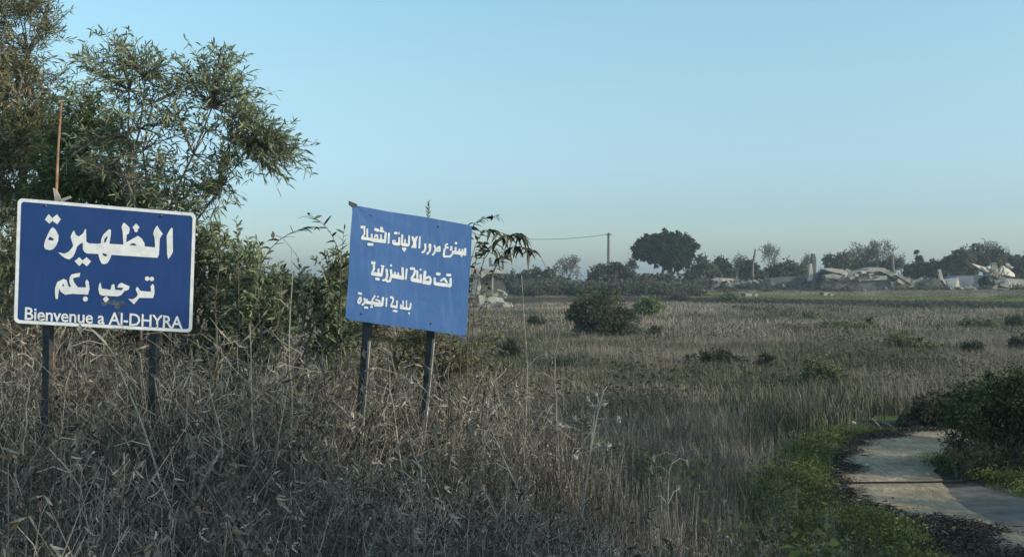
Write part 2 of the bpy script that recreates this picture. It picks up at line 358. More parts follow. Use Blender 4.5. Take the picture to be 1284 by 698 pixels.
ribbon('dirt_path', [(5.0, 6.6, 7.0), (5.3, 6.2, 11.8), (5.35, 5.95, 12.6), (5.15, 5.9, 13.3), (4.62, 5.95, 14.2), (4.42, 6.1, 15.2), (4.65, 6.3, 16.1), (4.92, 6.6, 17.1), (5.35, 7.1, 18.3), (5.85, 7.9, 19.6), (6.6, 8.9, 20.9), (8.7, 10.6, 22.2)], M['track'], .022, 3)
ribbon('damp_rut', [(6.3, 8.3, 7.0), (6.0, 7.6, 11.8), (5.8, 7.35, 13.0), (5.8, 7.0, 14.2), (5.95, 6.85, 15.2), (6.2, 6.75, 16.0)], M['rut'], .012, 11, jag=.05)  # shadow beside the track, put in as a darker strip
# traced sign lettering, in each panel's own s,t coordinates
TITLE = [[[[.1504,.1547],[.1703,.1096],[.1905,.1382],[.191,.1623],[.1752,.1862]]],[[[.1914,.1381],[.2155,.1055],[.2373,.143],[.2195,.1852],[.192,.1622]]],[[[.1944,.2115],[.2111,.2289],[.2285,.2753],[.2271,.3169],[.2163,.3596],[.2006,.3889],[.1798,.398],[.1564,.3902],[.1503,.3668],[.155,.3249],[.1722,.261],[.1831,.2287]],[[.1718,.3058],[.1821,.2888],[.2035,.3058],[.1991,.3187],[.1781,.3189]]],[[[.3607,.2465],[.3721,.2049],[.3779,.2098],[.3814,.3068],[.3969,.3204],[.4516,.3165],[.4535,.3995],[.3869,.4023],[.3724,.3913],[.3639,.3714]]],[[[.3119,.2229],[.3221,.2578],[.339,.2712],[.3611,.2451],[.3627,.3193],[.3473,.328],[.3313,.354],[.3228,.3966],[.3119,.4359],[.2912,.461],[.2699,.4542],[.2484,.4357],[.2291,.41],[.2644,.4167],[.2875,.3969],[.3078,.3566],[.3098,.3425],[.3006,.3088],[.2934,.2784],[.3029,.2427]]],[[[.3198,.4733],[.345,.4373],[.3645,.4617],[.3648,.4791],[.3475,.5087]]],[[[.3649,.4617],[.3852,.4331],[.4111,.4639],[.3892,.5066],[.3654,.4825]]],[[[.5063,.1916],[.516,.1974],[.5169,.2359],[.5099,.3102],[.5224,.3109],[.5244,.399],[.5143,.4393],[.5029,.4684],[.484,.4809],[.4695,.4754],[.4593,.445],[.4514,.4143],[.4507,.3167],[.4621,.3119],[.4641,.2768],[.4739,.2407],[.49,.2144]],[[.479,.3017],[.4818,.2748],[.4956,.2488],[.4992,.2589],[.4917,.2891],[.4858,.3037]],[[.4724,.3891],[.4965,.3977],[.5001,.4092],[.4883,.4161],[.4751,.4049]]],[[[.7699,.1436],[.777,.13],[.7899,.159],[.8105,.1956],[.7942,.2365],[.7923,.3679],[.7855,.3955],[.7708,.3971],[.5243,.3997],[.5223,.3109],[.5883,.3086],[.7099,.3095],[.7688,.3123],[.7646,.2362],[.7555,.2019],[.7606,.1659]]],[[[.5891,.128],[.619,.1645],[.6217,.1783],[.6177,.2139],[.6058,.2258],[.6034,.2894],[.669,.2272],[.6914,.2479],[.7084,.2849],[.709,.3131],[.5885,.3135],[.582,.2004],[.5745,.1662],[.5821,.1372]],[[.6184,.3116],[.6365,.2928],[.6535,.2923],[.6651,.3108],[.6467,.3142]]],[[[.6359,.1626],[.656,.1271],[.6772,.1578],[.6669,.1766],[.6673,.1921],[.6577,.2002],[.6478,.1943],[.6475,.1789]]],[[[.8586,.139],[.8662,.1431],[.8722,.3381],[.8568,.3824],[.8459,.4013],[.8389,.3559],[.833,.2073],[.8469,.1666]]]]
WELCOME = [[[[.7618,.6126],[.7706,.6261],[.7749,.6833],[.767,.7308],[.6876,.7358],[.6734,.7657],[.6592,.7928],[.6261,.7506],[.6533,.7503],[.6725,.7285],[.6795,.7064],[.6663,.6718],[.6707,.6463],[.6807,.6525],[.6922,.6766],[.7459,.6802],[.7547,.6744],[.7499,.6353]]],[[[.7429,.5727],[.7401,.5854],[.7323,.5928],[.7232,.5914],[.7171,.5818],[.7168,.5686],[.7225,.5579],[.7314,.5547],[.7395,.5605]]],[[[.7694,.5723],[.7665,.585],[.7587,.5924],[.7496,.591],[.7435,.5814],[.7432,.5682],[.7488,.5575],[.7578,.5543],[.7659,.5601]]],[[[.4668,.6263],[.4753,.6788],[.5241,.6849],[.5305,.6416],[.545,.6367],[.5509,.6824],[.5877,.6826],[.5961,.6604],[.5628,.6635],[.5671,.6382],[.5839,.6209],[.6312,.6464],[.6269,.674],[.6026,.6884],[.5861,.722],[.5644,.7347],[.4765,.7355],[.4642,.726],[.456,.6841],[.46,.6483]]],[[[.483,.7655],[.4948,.7439],[.5035,.738],[.518,.7623],[.5045,.7853],[.4958,.7874]]],[[[.2922,.6817],[.3449,.6803],[.3881,.6777],[.3823,.6344],[.3915,.6109],[.4026,.6324],[.4077,.6886],[.4,.7353],[.3461,.7367],[.3173,.7358],[.2935,.7415]]],[[[.3543,.5629],[.3502,.5951],[.3145,.6091],[.32,.6403],[.3425,.6805],[.3358,.7023],[.3067,.6874],[.2952,.6427],[.2954,.6075],[.3044,.5819],[.3233,.573]]],[[[.2187,.6956],[.2295,.6489],[.2622,.6212],[.2791,.6266],[.2921,.6782],[.2935,.7415],[.2746,.7481],[.2503,.7278],[.2402,.7006],[.2349,.7854],[.223,.7865],[.2183,.7413]],[[.2562,.671],[.2631,.6598],[.2692,.6768],[.2626,.6831]]],[[[.4008,.7707],[.3977,.7846],[.3893,.7926],[.3795,.7909],[.373,.7804],[.3726,.7659],[.3787,.7542],[.3884,.7509],[.3971,.7573]]]]
WARN1 = [[[[.3004,.1922],[.3068,.1896],[.3133,.1905],[.3149,.1929],[.3165,.2832],[.3149,.286],[.3085,.2886],[.3021,.2877],[.3005,.2852],[.2989,.1951]]],[[[.0756,.1927],[.0733,.183],[.0755,.1728],[.0789,.17],[.1084,.1665],[.1118,.1686],[.1141,.1783],[.1118,.1884],[.1085,.1913],[.079,.1948]]],[[[.0986,.1935],[.1041,.1905],[.11,.1905],[.1117,.1924],[.1169,.2324],[.1157,.2351],[.1103,.2381],[.1044,.2381],[.1027,.2361],[.0975,.1962]]],[[[.106,.2288],[.1117,.2299],[.1159,.2339],[.1161,.2367],[.0957,.2788],[.0934,.2803],[.0877,.2792],[.0834,.2752],[.0832,.2724],[.1037,.2304]]],[[[.0851,.2892],[.0832,.2787],[.0861,.268],[.0898,.2651],[.1276,.263],[.1311,.2655],[.133,.276],[.1301,.2867],[.1264,.2896],[.0886,.2916]]],[[[.1214,.287],[.1198,.2764],[.123,.2658],[.1269,.2631],[.1771,.2624],[.1805,.2651],[.1821,.2757],[.1788,.2864],[.175,.2891],[.1247,.2896]]],[[[.1699,.2929],[.1674,.2798],[.1708,.2664],[.1755,.2627],[.2754,.2561],[.2798,.2591],[.2824,.2722],[.2788,.2858],[.2741,.2894],[.1743,.2959]]],[[[.123,.1887],[.1287,.1861],[.1345,.1866],[.1361,.1887],[.1401,.2601],[.1388,.2627],[.1331,.2653],[.1273,.2647],[.1258,.2626],[.1218,.1913]]],[[[.1606,.2287],[.1665,.2259],[.1727,.2265],[.1743,.2287],[.1762,.2627],[.1748,.2654],[.1689,.2681],[.1628,.2675],[.1611,.2653],[.1592,.2314]]],[[[.195,.2612],[.1897,.2612],[.1852,.2585],[.1847,.2561],[.1936,.2271],[.1954,.2254],[.2007,.2253],[.2051,.228],[.2057,.2304],[.1968,.2594]]],[[[.1961,.2344],[.1961,.2286],[.1985,.2232],[.2007,.2221],[.215,.2242],[.2166,.2259],[.2167,.2317],[.2142,.2371],[.212,.2382],[.1977,.2361]]],[[[.2078,.23],[.2128,.2274],[.2181,.2275],[.2196,.2293],[.2229,.2584],[.2218,.2608],[.2169,.2634],[.2116,.2633],[.2101,.2615],[.2068,.2324]]],[[[.2366,.2203],[.2419,.2175],[.2475,.2177],[.2491,.2196],[.2533,.2576],[.2521,.2601],[.2469,.2629],[.2413,.2627],[.2397,.2608],[.2355,.2228]]],[[[.2731,.192],[.2802,.1895],[.2871,.1908],[.2888,.1935],[.2867,.2844],[.2849,.2874],[.2778,.2899],[.2709,.2885],[.2692,.2858],[.2713,.195]]],[[[.1842,.1909],[.1845,.1803],[.1894,.1706],[.1934,.1687],[.2237,.1749],[.2264,.1782],[.2261,.1888],[.2212,.1985],[.2171,.2004],[.1869,.1942]]],[[[.2332,.1548],[.242,.1499],[.2513,.1499],[.2541,.1529],[.2577,.1804],[.256,.1846],[.2473,.1895],[.2379,.1895],[.2351,.1865],[.2315,.159]]],[[[.2286,.1962],[.2277,.1888],[.2301,.1815],[.2328,.1797],[.2666,.1801],[.269,.182],[.2699,.1893],[.2674,.1967],[.2647,.1985],[.2309,.1981]]],[[[.1386,.334],[.1361,.3247],[.1381,.3149],[.1413,.312],[.1801,.3066],[.1835,.3086],[.1859,.3178],[.184,.3277],[.1808,.3305],[.1419,.3359]]],[[[.3506,.1955],[.3484,.1868],[.3504,.1775],[.3535,.1749],[.3731,.1723],[.3762,.1742],[.3784,.1829],[.3764,.1922],[.3734,.1948],[.3538,.1974]]],[[[.3858,.1719],[.3895,.1703],[.3932,.1706],[.3942,.1719],[.3951,.188],[.3942,.1897],[.3906,.1913],[.3869,.191],[.3859,.1897],[.385,.1736]]],[[[.3382,.2528],[.3451,.2497],[.3523,.2504],[.3542,.2529],[.3557,.2805],[.3541,.2837],[.3471,.2868],[.34,.2861],[.3381,.2836],[.3366,.256]]],[[[.3429,.2607],[.3418,.2551],[.3434,.2494],[.3454,.2478],[.3647,.2468],[.3666,.2481],[.3676,.2537],[.366,.2595],[.364,.261],[.3447,.262]]],[[[.3484,.2919],[.3461,.2811],[.3488,.2699],[.3526,.2668],[.3973,.2627],[.401,.2651],[.4034,.2759],[.4007,.2871],[.3968,.2902],[.3522,.2943]]],[[[.3864,.2176],[.3931,.2145],[.3999,.2152],[.4018,.2176],[.4052,.2808],[.4036,.2839],[.397,.2869],[.3901,.2862],[.3883,.2838],[.3849,.2206]]],[[[.41,.1883],[.4168,.1856],[.4236,.1866],[.4253,.1892],[.4258,.2777],[.4241,.2807],[.4173,.2833],[.4106,.2823],[.4089,.2797],[.4083,.1912]]],[[[.4187,.2877],[.4165,.2769],[.4193,.2656],[.4232,.2626],[.4723,.2586],[.476,.2611],[.4783,.2719],[.4754,.2832],[.4715,.2863],[.4225,.2902]]],[[[.4671,.1873],[.4739,.1845],[.4807,.1854],[.4825,.188],[.484,.272],[.4823,.275],[.4755,.2777],[.4687,.2768],[.467,.2743],[.4655,.1903]]],[[[.4372,.225],[.4424,.2228],[.4477,.2234],[.449,.2253],[.4503,.2641],[.449,.2664],[.4438,.2686],[.4385,.2679],[.4372,.266],[.4359,.2273]]],[[[.424,.3232],[.4216,.3141],[.4235,.3045],[.4267,.3018],[.4526,.2982],[.4559,.3001],[.4583,.3091],[.4563,.3187],[.4532,.3215],[.4272,.325]]],[[[.4482,.3323],[.4423,.3384],[.4351,.3364],[.4337,.3283],[.4395,.3223],[.4468,.3243]]],[[[.5582,.1798],[.5644,.1774],[.5706,.1784],[.5722,.1807],[.5723,.2809],[.5707,.2836],[.5645,.286],[.5583,.285],[.5567,.2827],[.5566,.1825]]],[[[.6056,.2353],[.612,.2322],[.6187,.2325],[.6205,.2348],[.624,.2781],[.6226,.281],[.6162,.2841],[.6095,.2837],[.6077,.2814],[.6042,.2382]]],[[[.6108,.2744],[.6175,.2746],[.623,.2783],[.6236,.2813],[.6129,.311],[.6105,.3131],[.6038,.3129],[.5984,.3092],[.5978,.3062],[.6084,.2765]]],[[[.6055,.3005],[.6096,.3058],[.6108,.3128],[.6092,.3157],[.592,.3257],[.5891,.3255],[.585,.3202],[.5839,.3132],[.5855,.3103],[.6026,.3003]]],[[[.6431,.2309],[.6526,.2276],[.6619,.2292],[.6642,.2328],[.6635,.2636],[.6611,.2676],[.6517,.271],[.6424,.2693],[.6401,.2657],[.6407,.2349]]],[[[.6498,.2638],[.6572,.2625],[.6639,.2651],[.6652,.2681],[.6601,.2971],[.6578,.2999],[.6504,.3011],[.6437,.2985],[.6424,.2955],[.6475,.2665]]],[[[.6474,.289],[.6542,.2912],[.659,.2968],[.6589,.3003],[.6407,.329],[.6377,.3305],[.6308,.3283],[.6261,.3227],[.6262,.3192],[.6443,.2905]]],[[[.6839,.2372],[.6893,.2327],[.6957,.2313],[.698,.2329],[.7092,.2658],[.7085,.2688],[.7031,.2732],[.6967,.2746],[.6944,.2731],[.6832,.2402]]],[[[.6964,.265],[.7028,.2644],[.7085,.2672],[.7093,.27],[.6996,.3087],[.6974,.311],[.691,.3115],[.6854,.3087],[.6845,.3059],[.6942,.2672]]],[[[.6896,.3004],[.6952,.3033],[.6985,.3088],[.698,.3118],[.6835,.3294],[.6807,.3303],[.6752,.3274],[.6718,.3219],[.6723,.3189],[.6868,.3013]]],[[[.7074,.2781],[.7016,.2745],[.6983,.268],[.6992,.2647],[.7281,.2342],[.7311,.2334],[.737,.2371],[.7403,.2435],[.7395,.2468],[.7105,.2774]]],[[[.7262,.2393],[.7329,.2359],[.7399,.236],[.742,.2383],[.746,.2749],[.7446,.278],[.7379,.2815],[.7308,.2813],[.7288,.279],[.7248,.2425]]],[[[.74,.2686],[.7421,.2757],[.7407,.2833],[.7382,.2856],[.71,.2905],[.7073,.2891],[.7052,.282],[.7066,.2744],[.709,.2721],[.7373,.2672]]],[[[.7959,.1982],[.8009,.2015],[.8036,.2071],[.8029,.21],[.786,.227],[.7833,.2277],[.7783,.2244],[.7756,.2187],[.7764,.2159],[.7932,.1988]]],[[[.7751,.2204],[.7807,.2169],[.7869,.2165],[.7888,.2184],[.793,.2412],[.792,.244],[.7864,.2474],[.7802,.2478],[.7783,.246],[.7741,.2232]]],[[[.7848,.2502],[.7816,.2449],[.7813,.2384],[.783,.2359],[.8059,.2259],[.8085,.2264],[.8117,.2317],[.812,.2383],[.8103,.2407],[.7874,.2508]]],[[[.7705,.2481],[.7779,.2461],[.785,.2479],[.7865,.2508],[.781,.3141],[.7789,.317],[.7716,.319],[.7645,.3172],[.763,.3143],[.7685,.2511]]],[[[.7695,.3295],[.7674,.3221],[.769,.3141],[.7716,.3118],[.8289,.3029],[.8317,.3044],[.8338,.3119],[.8323,.3199],[.8296,.3222],[.7723,.331]]],[[[.8331,.3193],[.826,.3174],[.821,.3121],[.821,.3086],[.8373,.2805],[.8403,.2787],[.8474,.2806],[.8524,.2859],[.8524,.2894],[.8361,.3176]]],[[[.8256,.2197],[.8324,.2163],[.8395,.2166],[.8415,.219],[.8443,.249],[.8428,.2522],[.8361,.2555],[.8289,.2552],[.827,.2529],[.8241,.2228]]],[[[.8383,.2426],[.8404,.2497],[.839,.2574],[.8365,.2597],[.8237,.2619],[.821,.2605],[.8189,.2534],[.8203,.2457],[.8228,.2434],[.8356,.2412]]],[[[.8625,.2216],[.8695,.219],[.8765,.2201],[.8782,.2227],[.878,.2625],[.8762,.2654],[.8692,.2681],[.8622,.267],[.8605,.2644],[.8607,.2246]]],[[[.8401,.2843],[.838,.2718],[.8417,.2591],[.8463,.2558],[.9121,.2529],[.9163,.2558],[.9184,.2683],[.9147,.281],[.9101,.2844],[.8443,.2872]]],[[[.9051,.2848],[.9017,.2717],[.9047,.2577],[.9094,.2537],[.9495,.2482],[.9544,.2509],[.9578,.2641],[.9548,.278],[.9501,.2821],[.91,.2875]]],[[[.896,.2304],[.9019,.2278],[.908,.2283],[.9097,.2305],[.9114,.2652],[.91,.2679],[.904,.2705],[.8979,.27],[.8963,.2678],[.8946,.2331]]],[[[.9439,.2171],[.9509,.2141],[.958,.2147],[.9599,.2172],[.9629,.2793],[.9612,.2824],[.9543,.2855],[.9472,.2848],[.9453,.2823],[.9423,.2202]]],[[[.9215,.2304],[.9278,.2277],[.9342,.2283],[.9359,.2305],[.9374,.2608],[.9359,.2636],[.9297,.2664],[.9232,.2658],[.9215,.2635],[.92,.2332]]],[[[.9127,.2822],[.918,.2775],[.9245,.2759],[.9269,.2774],[.9321,.291],[.9315,.294],[.9261,.2987],[.9196,.3003],[.9173,.2989],[.9121,.2853]]],[[[.8813,.1884],[.8719,.198],[.8603,.1949],[.8582,.1822],[.8676,.1726],[.8791,.1757]]],[[[.4942,.1899],[.5066,.1855],[.5201,.2034],[.5357,.1803],[.5461,.1785],[.5415,.2109],[.5362,.2299],[.5413,.2877],[.4975,.293],[.4988,.277],[.5103,.257],[.5091,.2346],[.4976,.2141]]]]
WARN2 = [[[[.1767,.4896],[.1751,.4787],[.1785,.4678],[.1824,.4651],[.2071,.4649],[.2106,.4676],[.2122,.4785],[.2088,.4895],[.2049,.4922],[.1802,.4923]]],[[[.1915,.4952],[.1982,.4917],[.2053,.492],[.2073,.4944],[.2111,.5297],[.2097,.5329],[.203,.5363],[.1959,.536],[.1939,.5336],[.1901,.4983]]],[[[.1973,.5257],[.2043,.5262],[.21,.5304],[.2106,.5336],[.1949,.5752],[.1923,.5773],[.1853,.5768],[.1796,.5726],[.179,.5694],[.1946,.5278]]],[[[.181,.5858],[.1792,.573],[.1832,.5603],[.1879,.5571],[.2639,.5575],[.268,.5607],[.2698,.5736],[.2657,.5864],[.2611,.5895],[.1851,.589]]],[[[.2318,.5232],[.2382,.5204],[.2448,.521],[.2466,.5234],[.2491,.5684],[.2476,.5713],[.2412,.5742],[.2346,.5735],[.2328,.5711],[.2304,.5261]]],[[[.2649,.4894],[.2725,.4873],[.2797,.4893],[.2813,.4923],[.2742,.5798],[.2721,.5829],[.2646,.5849],[.2574,.5829],[.2558,.5799],[.2629,.4924]]],[[[.2545,.4991],[.2538,.4934],[.2556,.4877],[.2577,.4863],[.2837,.4865],[.2855,.488],[.2863,.4937],[.2844,.4994],[.2823,.5008],[.2563,.5005]]],[[[.2168,.6228],[.2155,.6138],[.2183,.6049],[.2215,.6026],[.2496,.6026],[.2524,.6049],[.2537,.6139],[.2509,.6229],[.2477,.6251],[.2197,.6251]]],[[[.2962,.5161],[.3033,.5121],[.3109,.5121],[.3131,.5146],[.3209,.5685],[.3195,.5719],[.3124,.5758],[.3048,.5758],[.3026,.5734],[.2948,.5195]]],[[[.305,.5661],[.3126,.5649],[.3196,.5677],[.3208,.571],[.3139,.61],[.3115,.6128],[.3039,.614],[.297,.6111],[.2957,.6079],[.3027,.5689]]],[[[.3065,.5997],[.3099,.6068],[.3096,.6151],[.3073,.6179],[.2804,.6269],[.2773,.6259],[.2739,.6188],[.2741,.6105],[.2764,.6077],[.3034,.5987]]],[[[.3314,.5138],[.3383,.5095],[.346,.5091],[.3484,.5114],[.3568,.5557],[.3556,.5592],[.3487,.5635],[.341,.5639],[.3386,.5616],[.3302,.5173]]],[[[.341,.5538],[.3486,.5526],[.3556,.5555],[.3568,.5587],[.3467,.6155],[.3443,.6183],[.3367,.6195],[.3298,.6166],[.3285,.6134],[.3386,.5566]]],[[[.3396,.6053],[.3427,.6125],[.3421,.6209],[.3397,.6236],[.3126,.6313],[.3096,.6301],[.3065,.6228],[.3071,.6145],[.3095,.6118],[.3366,.6041]]],[[[.3483,.4792],[.3408,.4869],[.3316,.4843],[.3298,.474],[.3373,.4662],[.3466,.4689]]],[[[.3514,.58],[.3498,.5656],[.3547,.5514],[.36,.548],[.4479,.5512],[.4524,.5549],[.454,.5694],[.4491,.5836],[.4437,.587],[.3558,.5837]]],[[[.4265,.478],[.4338,.4744],[.4414,.4748],[.4435,.4774],[.453,.5761],[.4514,.5795],[.4442,.5831],[.4366,.5826],[.4344,.5801],[.4249,.4814]]],[[[.4639,.4831],[.4699,.4811],[.4758,.4823],[.4772,.4847],[.4738,.5783],[.4722,.5808],[.4662,.5828],[.4603,.5815],[.4589,.5792],[.4624,.4856]]],[[[.3688,.5296],[.3744,.5272],[.3802,.5277],[.3817,.5298],[.3829,.5527],[.3817,.5553],[.376,.5577],[.3703,.5571],[.3687,.5551],[.3675,.5322]]],[[[.3955,.5297],[.4011,.5272],[.4069,.5278],[.4084,.5299],[.4094,.5484],[.4081,.5509],[.4025,.5534],[.3967,.5528],[.3952,.5507],[.3942,.5322]]],[[[.4979,.4846],[.4958,.4757],[.4978,.4664],[.501,.4638],[.5342,.4603],[.5374,.4622],[.5395,.4711],[.5374,.4804],[.5342,.483],[.501,.4865]]],[[[.5335,.4807],[.5412,.4791],[.5484,.4817],[.5498,.4848],[.5443,.5221],[.542,.525],[.5343,.5265],[.5271,.524],[.5257,.5208],[.5312,.4836]]],[[[.5304,.5141],[.5378,.5159],[.5432,.5214],[.5434,.525],[.5199,.5682],[.5168,.57],[.5094,.5682],[.504,.5628],[.5039,.5592],[.5273,.516]]],[[[.5098,.5852],[.5084,.5717],[.5131,.5585],[.5181,.5553],[.5979,.5587],[.6021,.5622],[.6035,.5758],[.5987,.5891],[.5937,.5922],[.514,.5888]]],[[[.5521,.4831],[.5582,.4804],[.5645,.481],[.5662,.4833],[.5709,.5733],[.5694,.5761],[.5633,.5787],[.557,.5781],[.5554,.5759],[.5506,.4858]]],[[[.5811,.513],[.5886,.5098],[.5962,.5106],[.5983,.5133],[.6012,.5685],[.5994,.5718],[.592,.5751],[.5843,.5743],[.5823,.5716],[.5794,.5164]]],[[[.5943,.4733],[.587,.4807],[.5781,.4782],[.5765,.4683],[.5837,.461],[.5926,.4635]]],[[[.6153,.4766],[.6247,.4735],[.634,.4755],[.6362,.4792],[.6323,.5713],[.6299,.5752],[.6204,.5782],[.6112,.5762],[.609,.5725],[.6128,.4805]]],[[[.6337,.5517],[.6284,.5468],[.6261,.5396],[.6274,.5363],[.6572,.5129],[.6604,.5127],[.6657,.5175],[.668,.5248],[.6667,.5281],[.6369,.5515]]],[[[.6538,.5227],[.659,.5165],[.6661,.5135],[.669,.5147],[.6827,.5378],[.6826,.5413],[.6773,.5474],[.6703,.5504],[.6674,.5493],[.6537,.5261]]],[[[.6678,.5403],[.675,.5379],[.6821,.5393],[.6838,.5421],[.6825,.5787],[.6806,.5817],[.6734,.5841],[.6663,.5826],[.6647,.5799],[.6659,.5433]]],[[[.6069,.5925],[.6047,.5791],[.6087,.5656],[.6136,.5621],[.6724,.5605],[.6769,.5638],[.6791,.5771],[.6751,.5907],[.6702,.5942],[.6114,.5957]]],[[[.7166,.4947],[.7155,.485],[.7187,.4754],[.7223,.473],[.7515,.4736],[.7546,.4761],[.7557,.4858],[.7524,.4954],[.7488,.4978],[.7197,.4972]]],[[[.8043,.4912],[.8023,.4817],[.8048,.4718],[.8083,.4692],[.8399,.4666],[.8432,.4688],[.8452,.4783],[.8427,.4881],[.8392,.4908],[.8077,.4933]]],[[[.6995,.5239],[.707,.5207],[.7147,.5215],[.7168,.5242],[.7197,.5816],[.7179,.5849],[.7104,.5881],[.7027,.5873],[.7007,.5846],[.6977,.5273]]],[[[.71,.5891],[.7079,.5767],[.7116,.5641],[.7162,.5609],[.8424,.5575],[.8466,.5605],[.8487,.573],[.8449,.5856],[.8403,.5889],[.7141,.5922]]],[[[.7617,.5502],[.7558,.5459],[.7528,.539],[.7538,.5356],[.7836,.5075],[.7869,.5069],[.7927,.5112],[.7958,.5181],[.7947,.5215],[.7649,.5496]]],[[[.7811,.5171],[.7861,.5107],[.7931,.5074],[.7961,.5084],[.8197,.5443],[.8197,.5477],[.8147,.5541],[.8076,.5575],[.8046,.5564],[.781,.5206]]],[[[.8341,.5067],[.8422,.5034],[.8504,.5045],[.8525,.5075],[.8539,.5732],[.8519,.5767],[.8438,.5799],[.8356,.5788],[.8335,.5759],[.8322,.5102]]]]
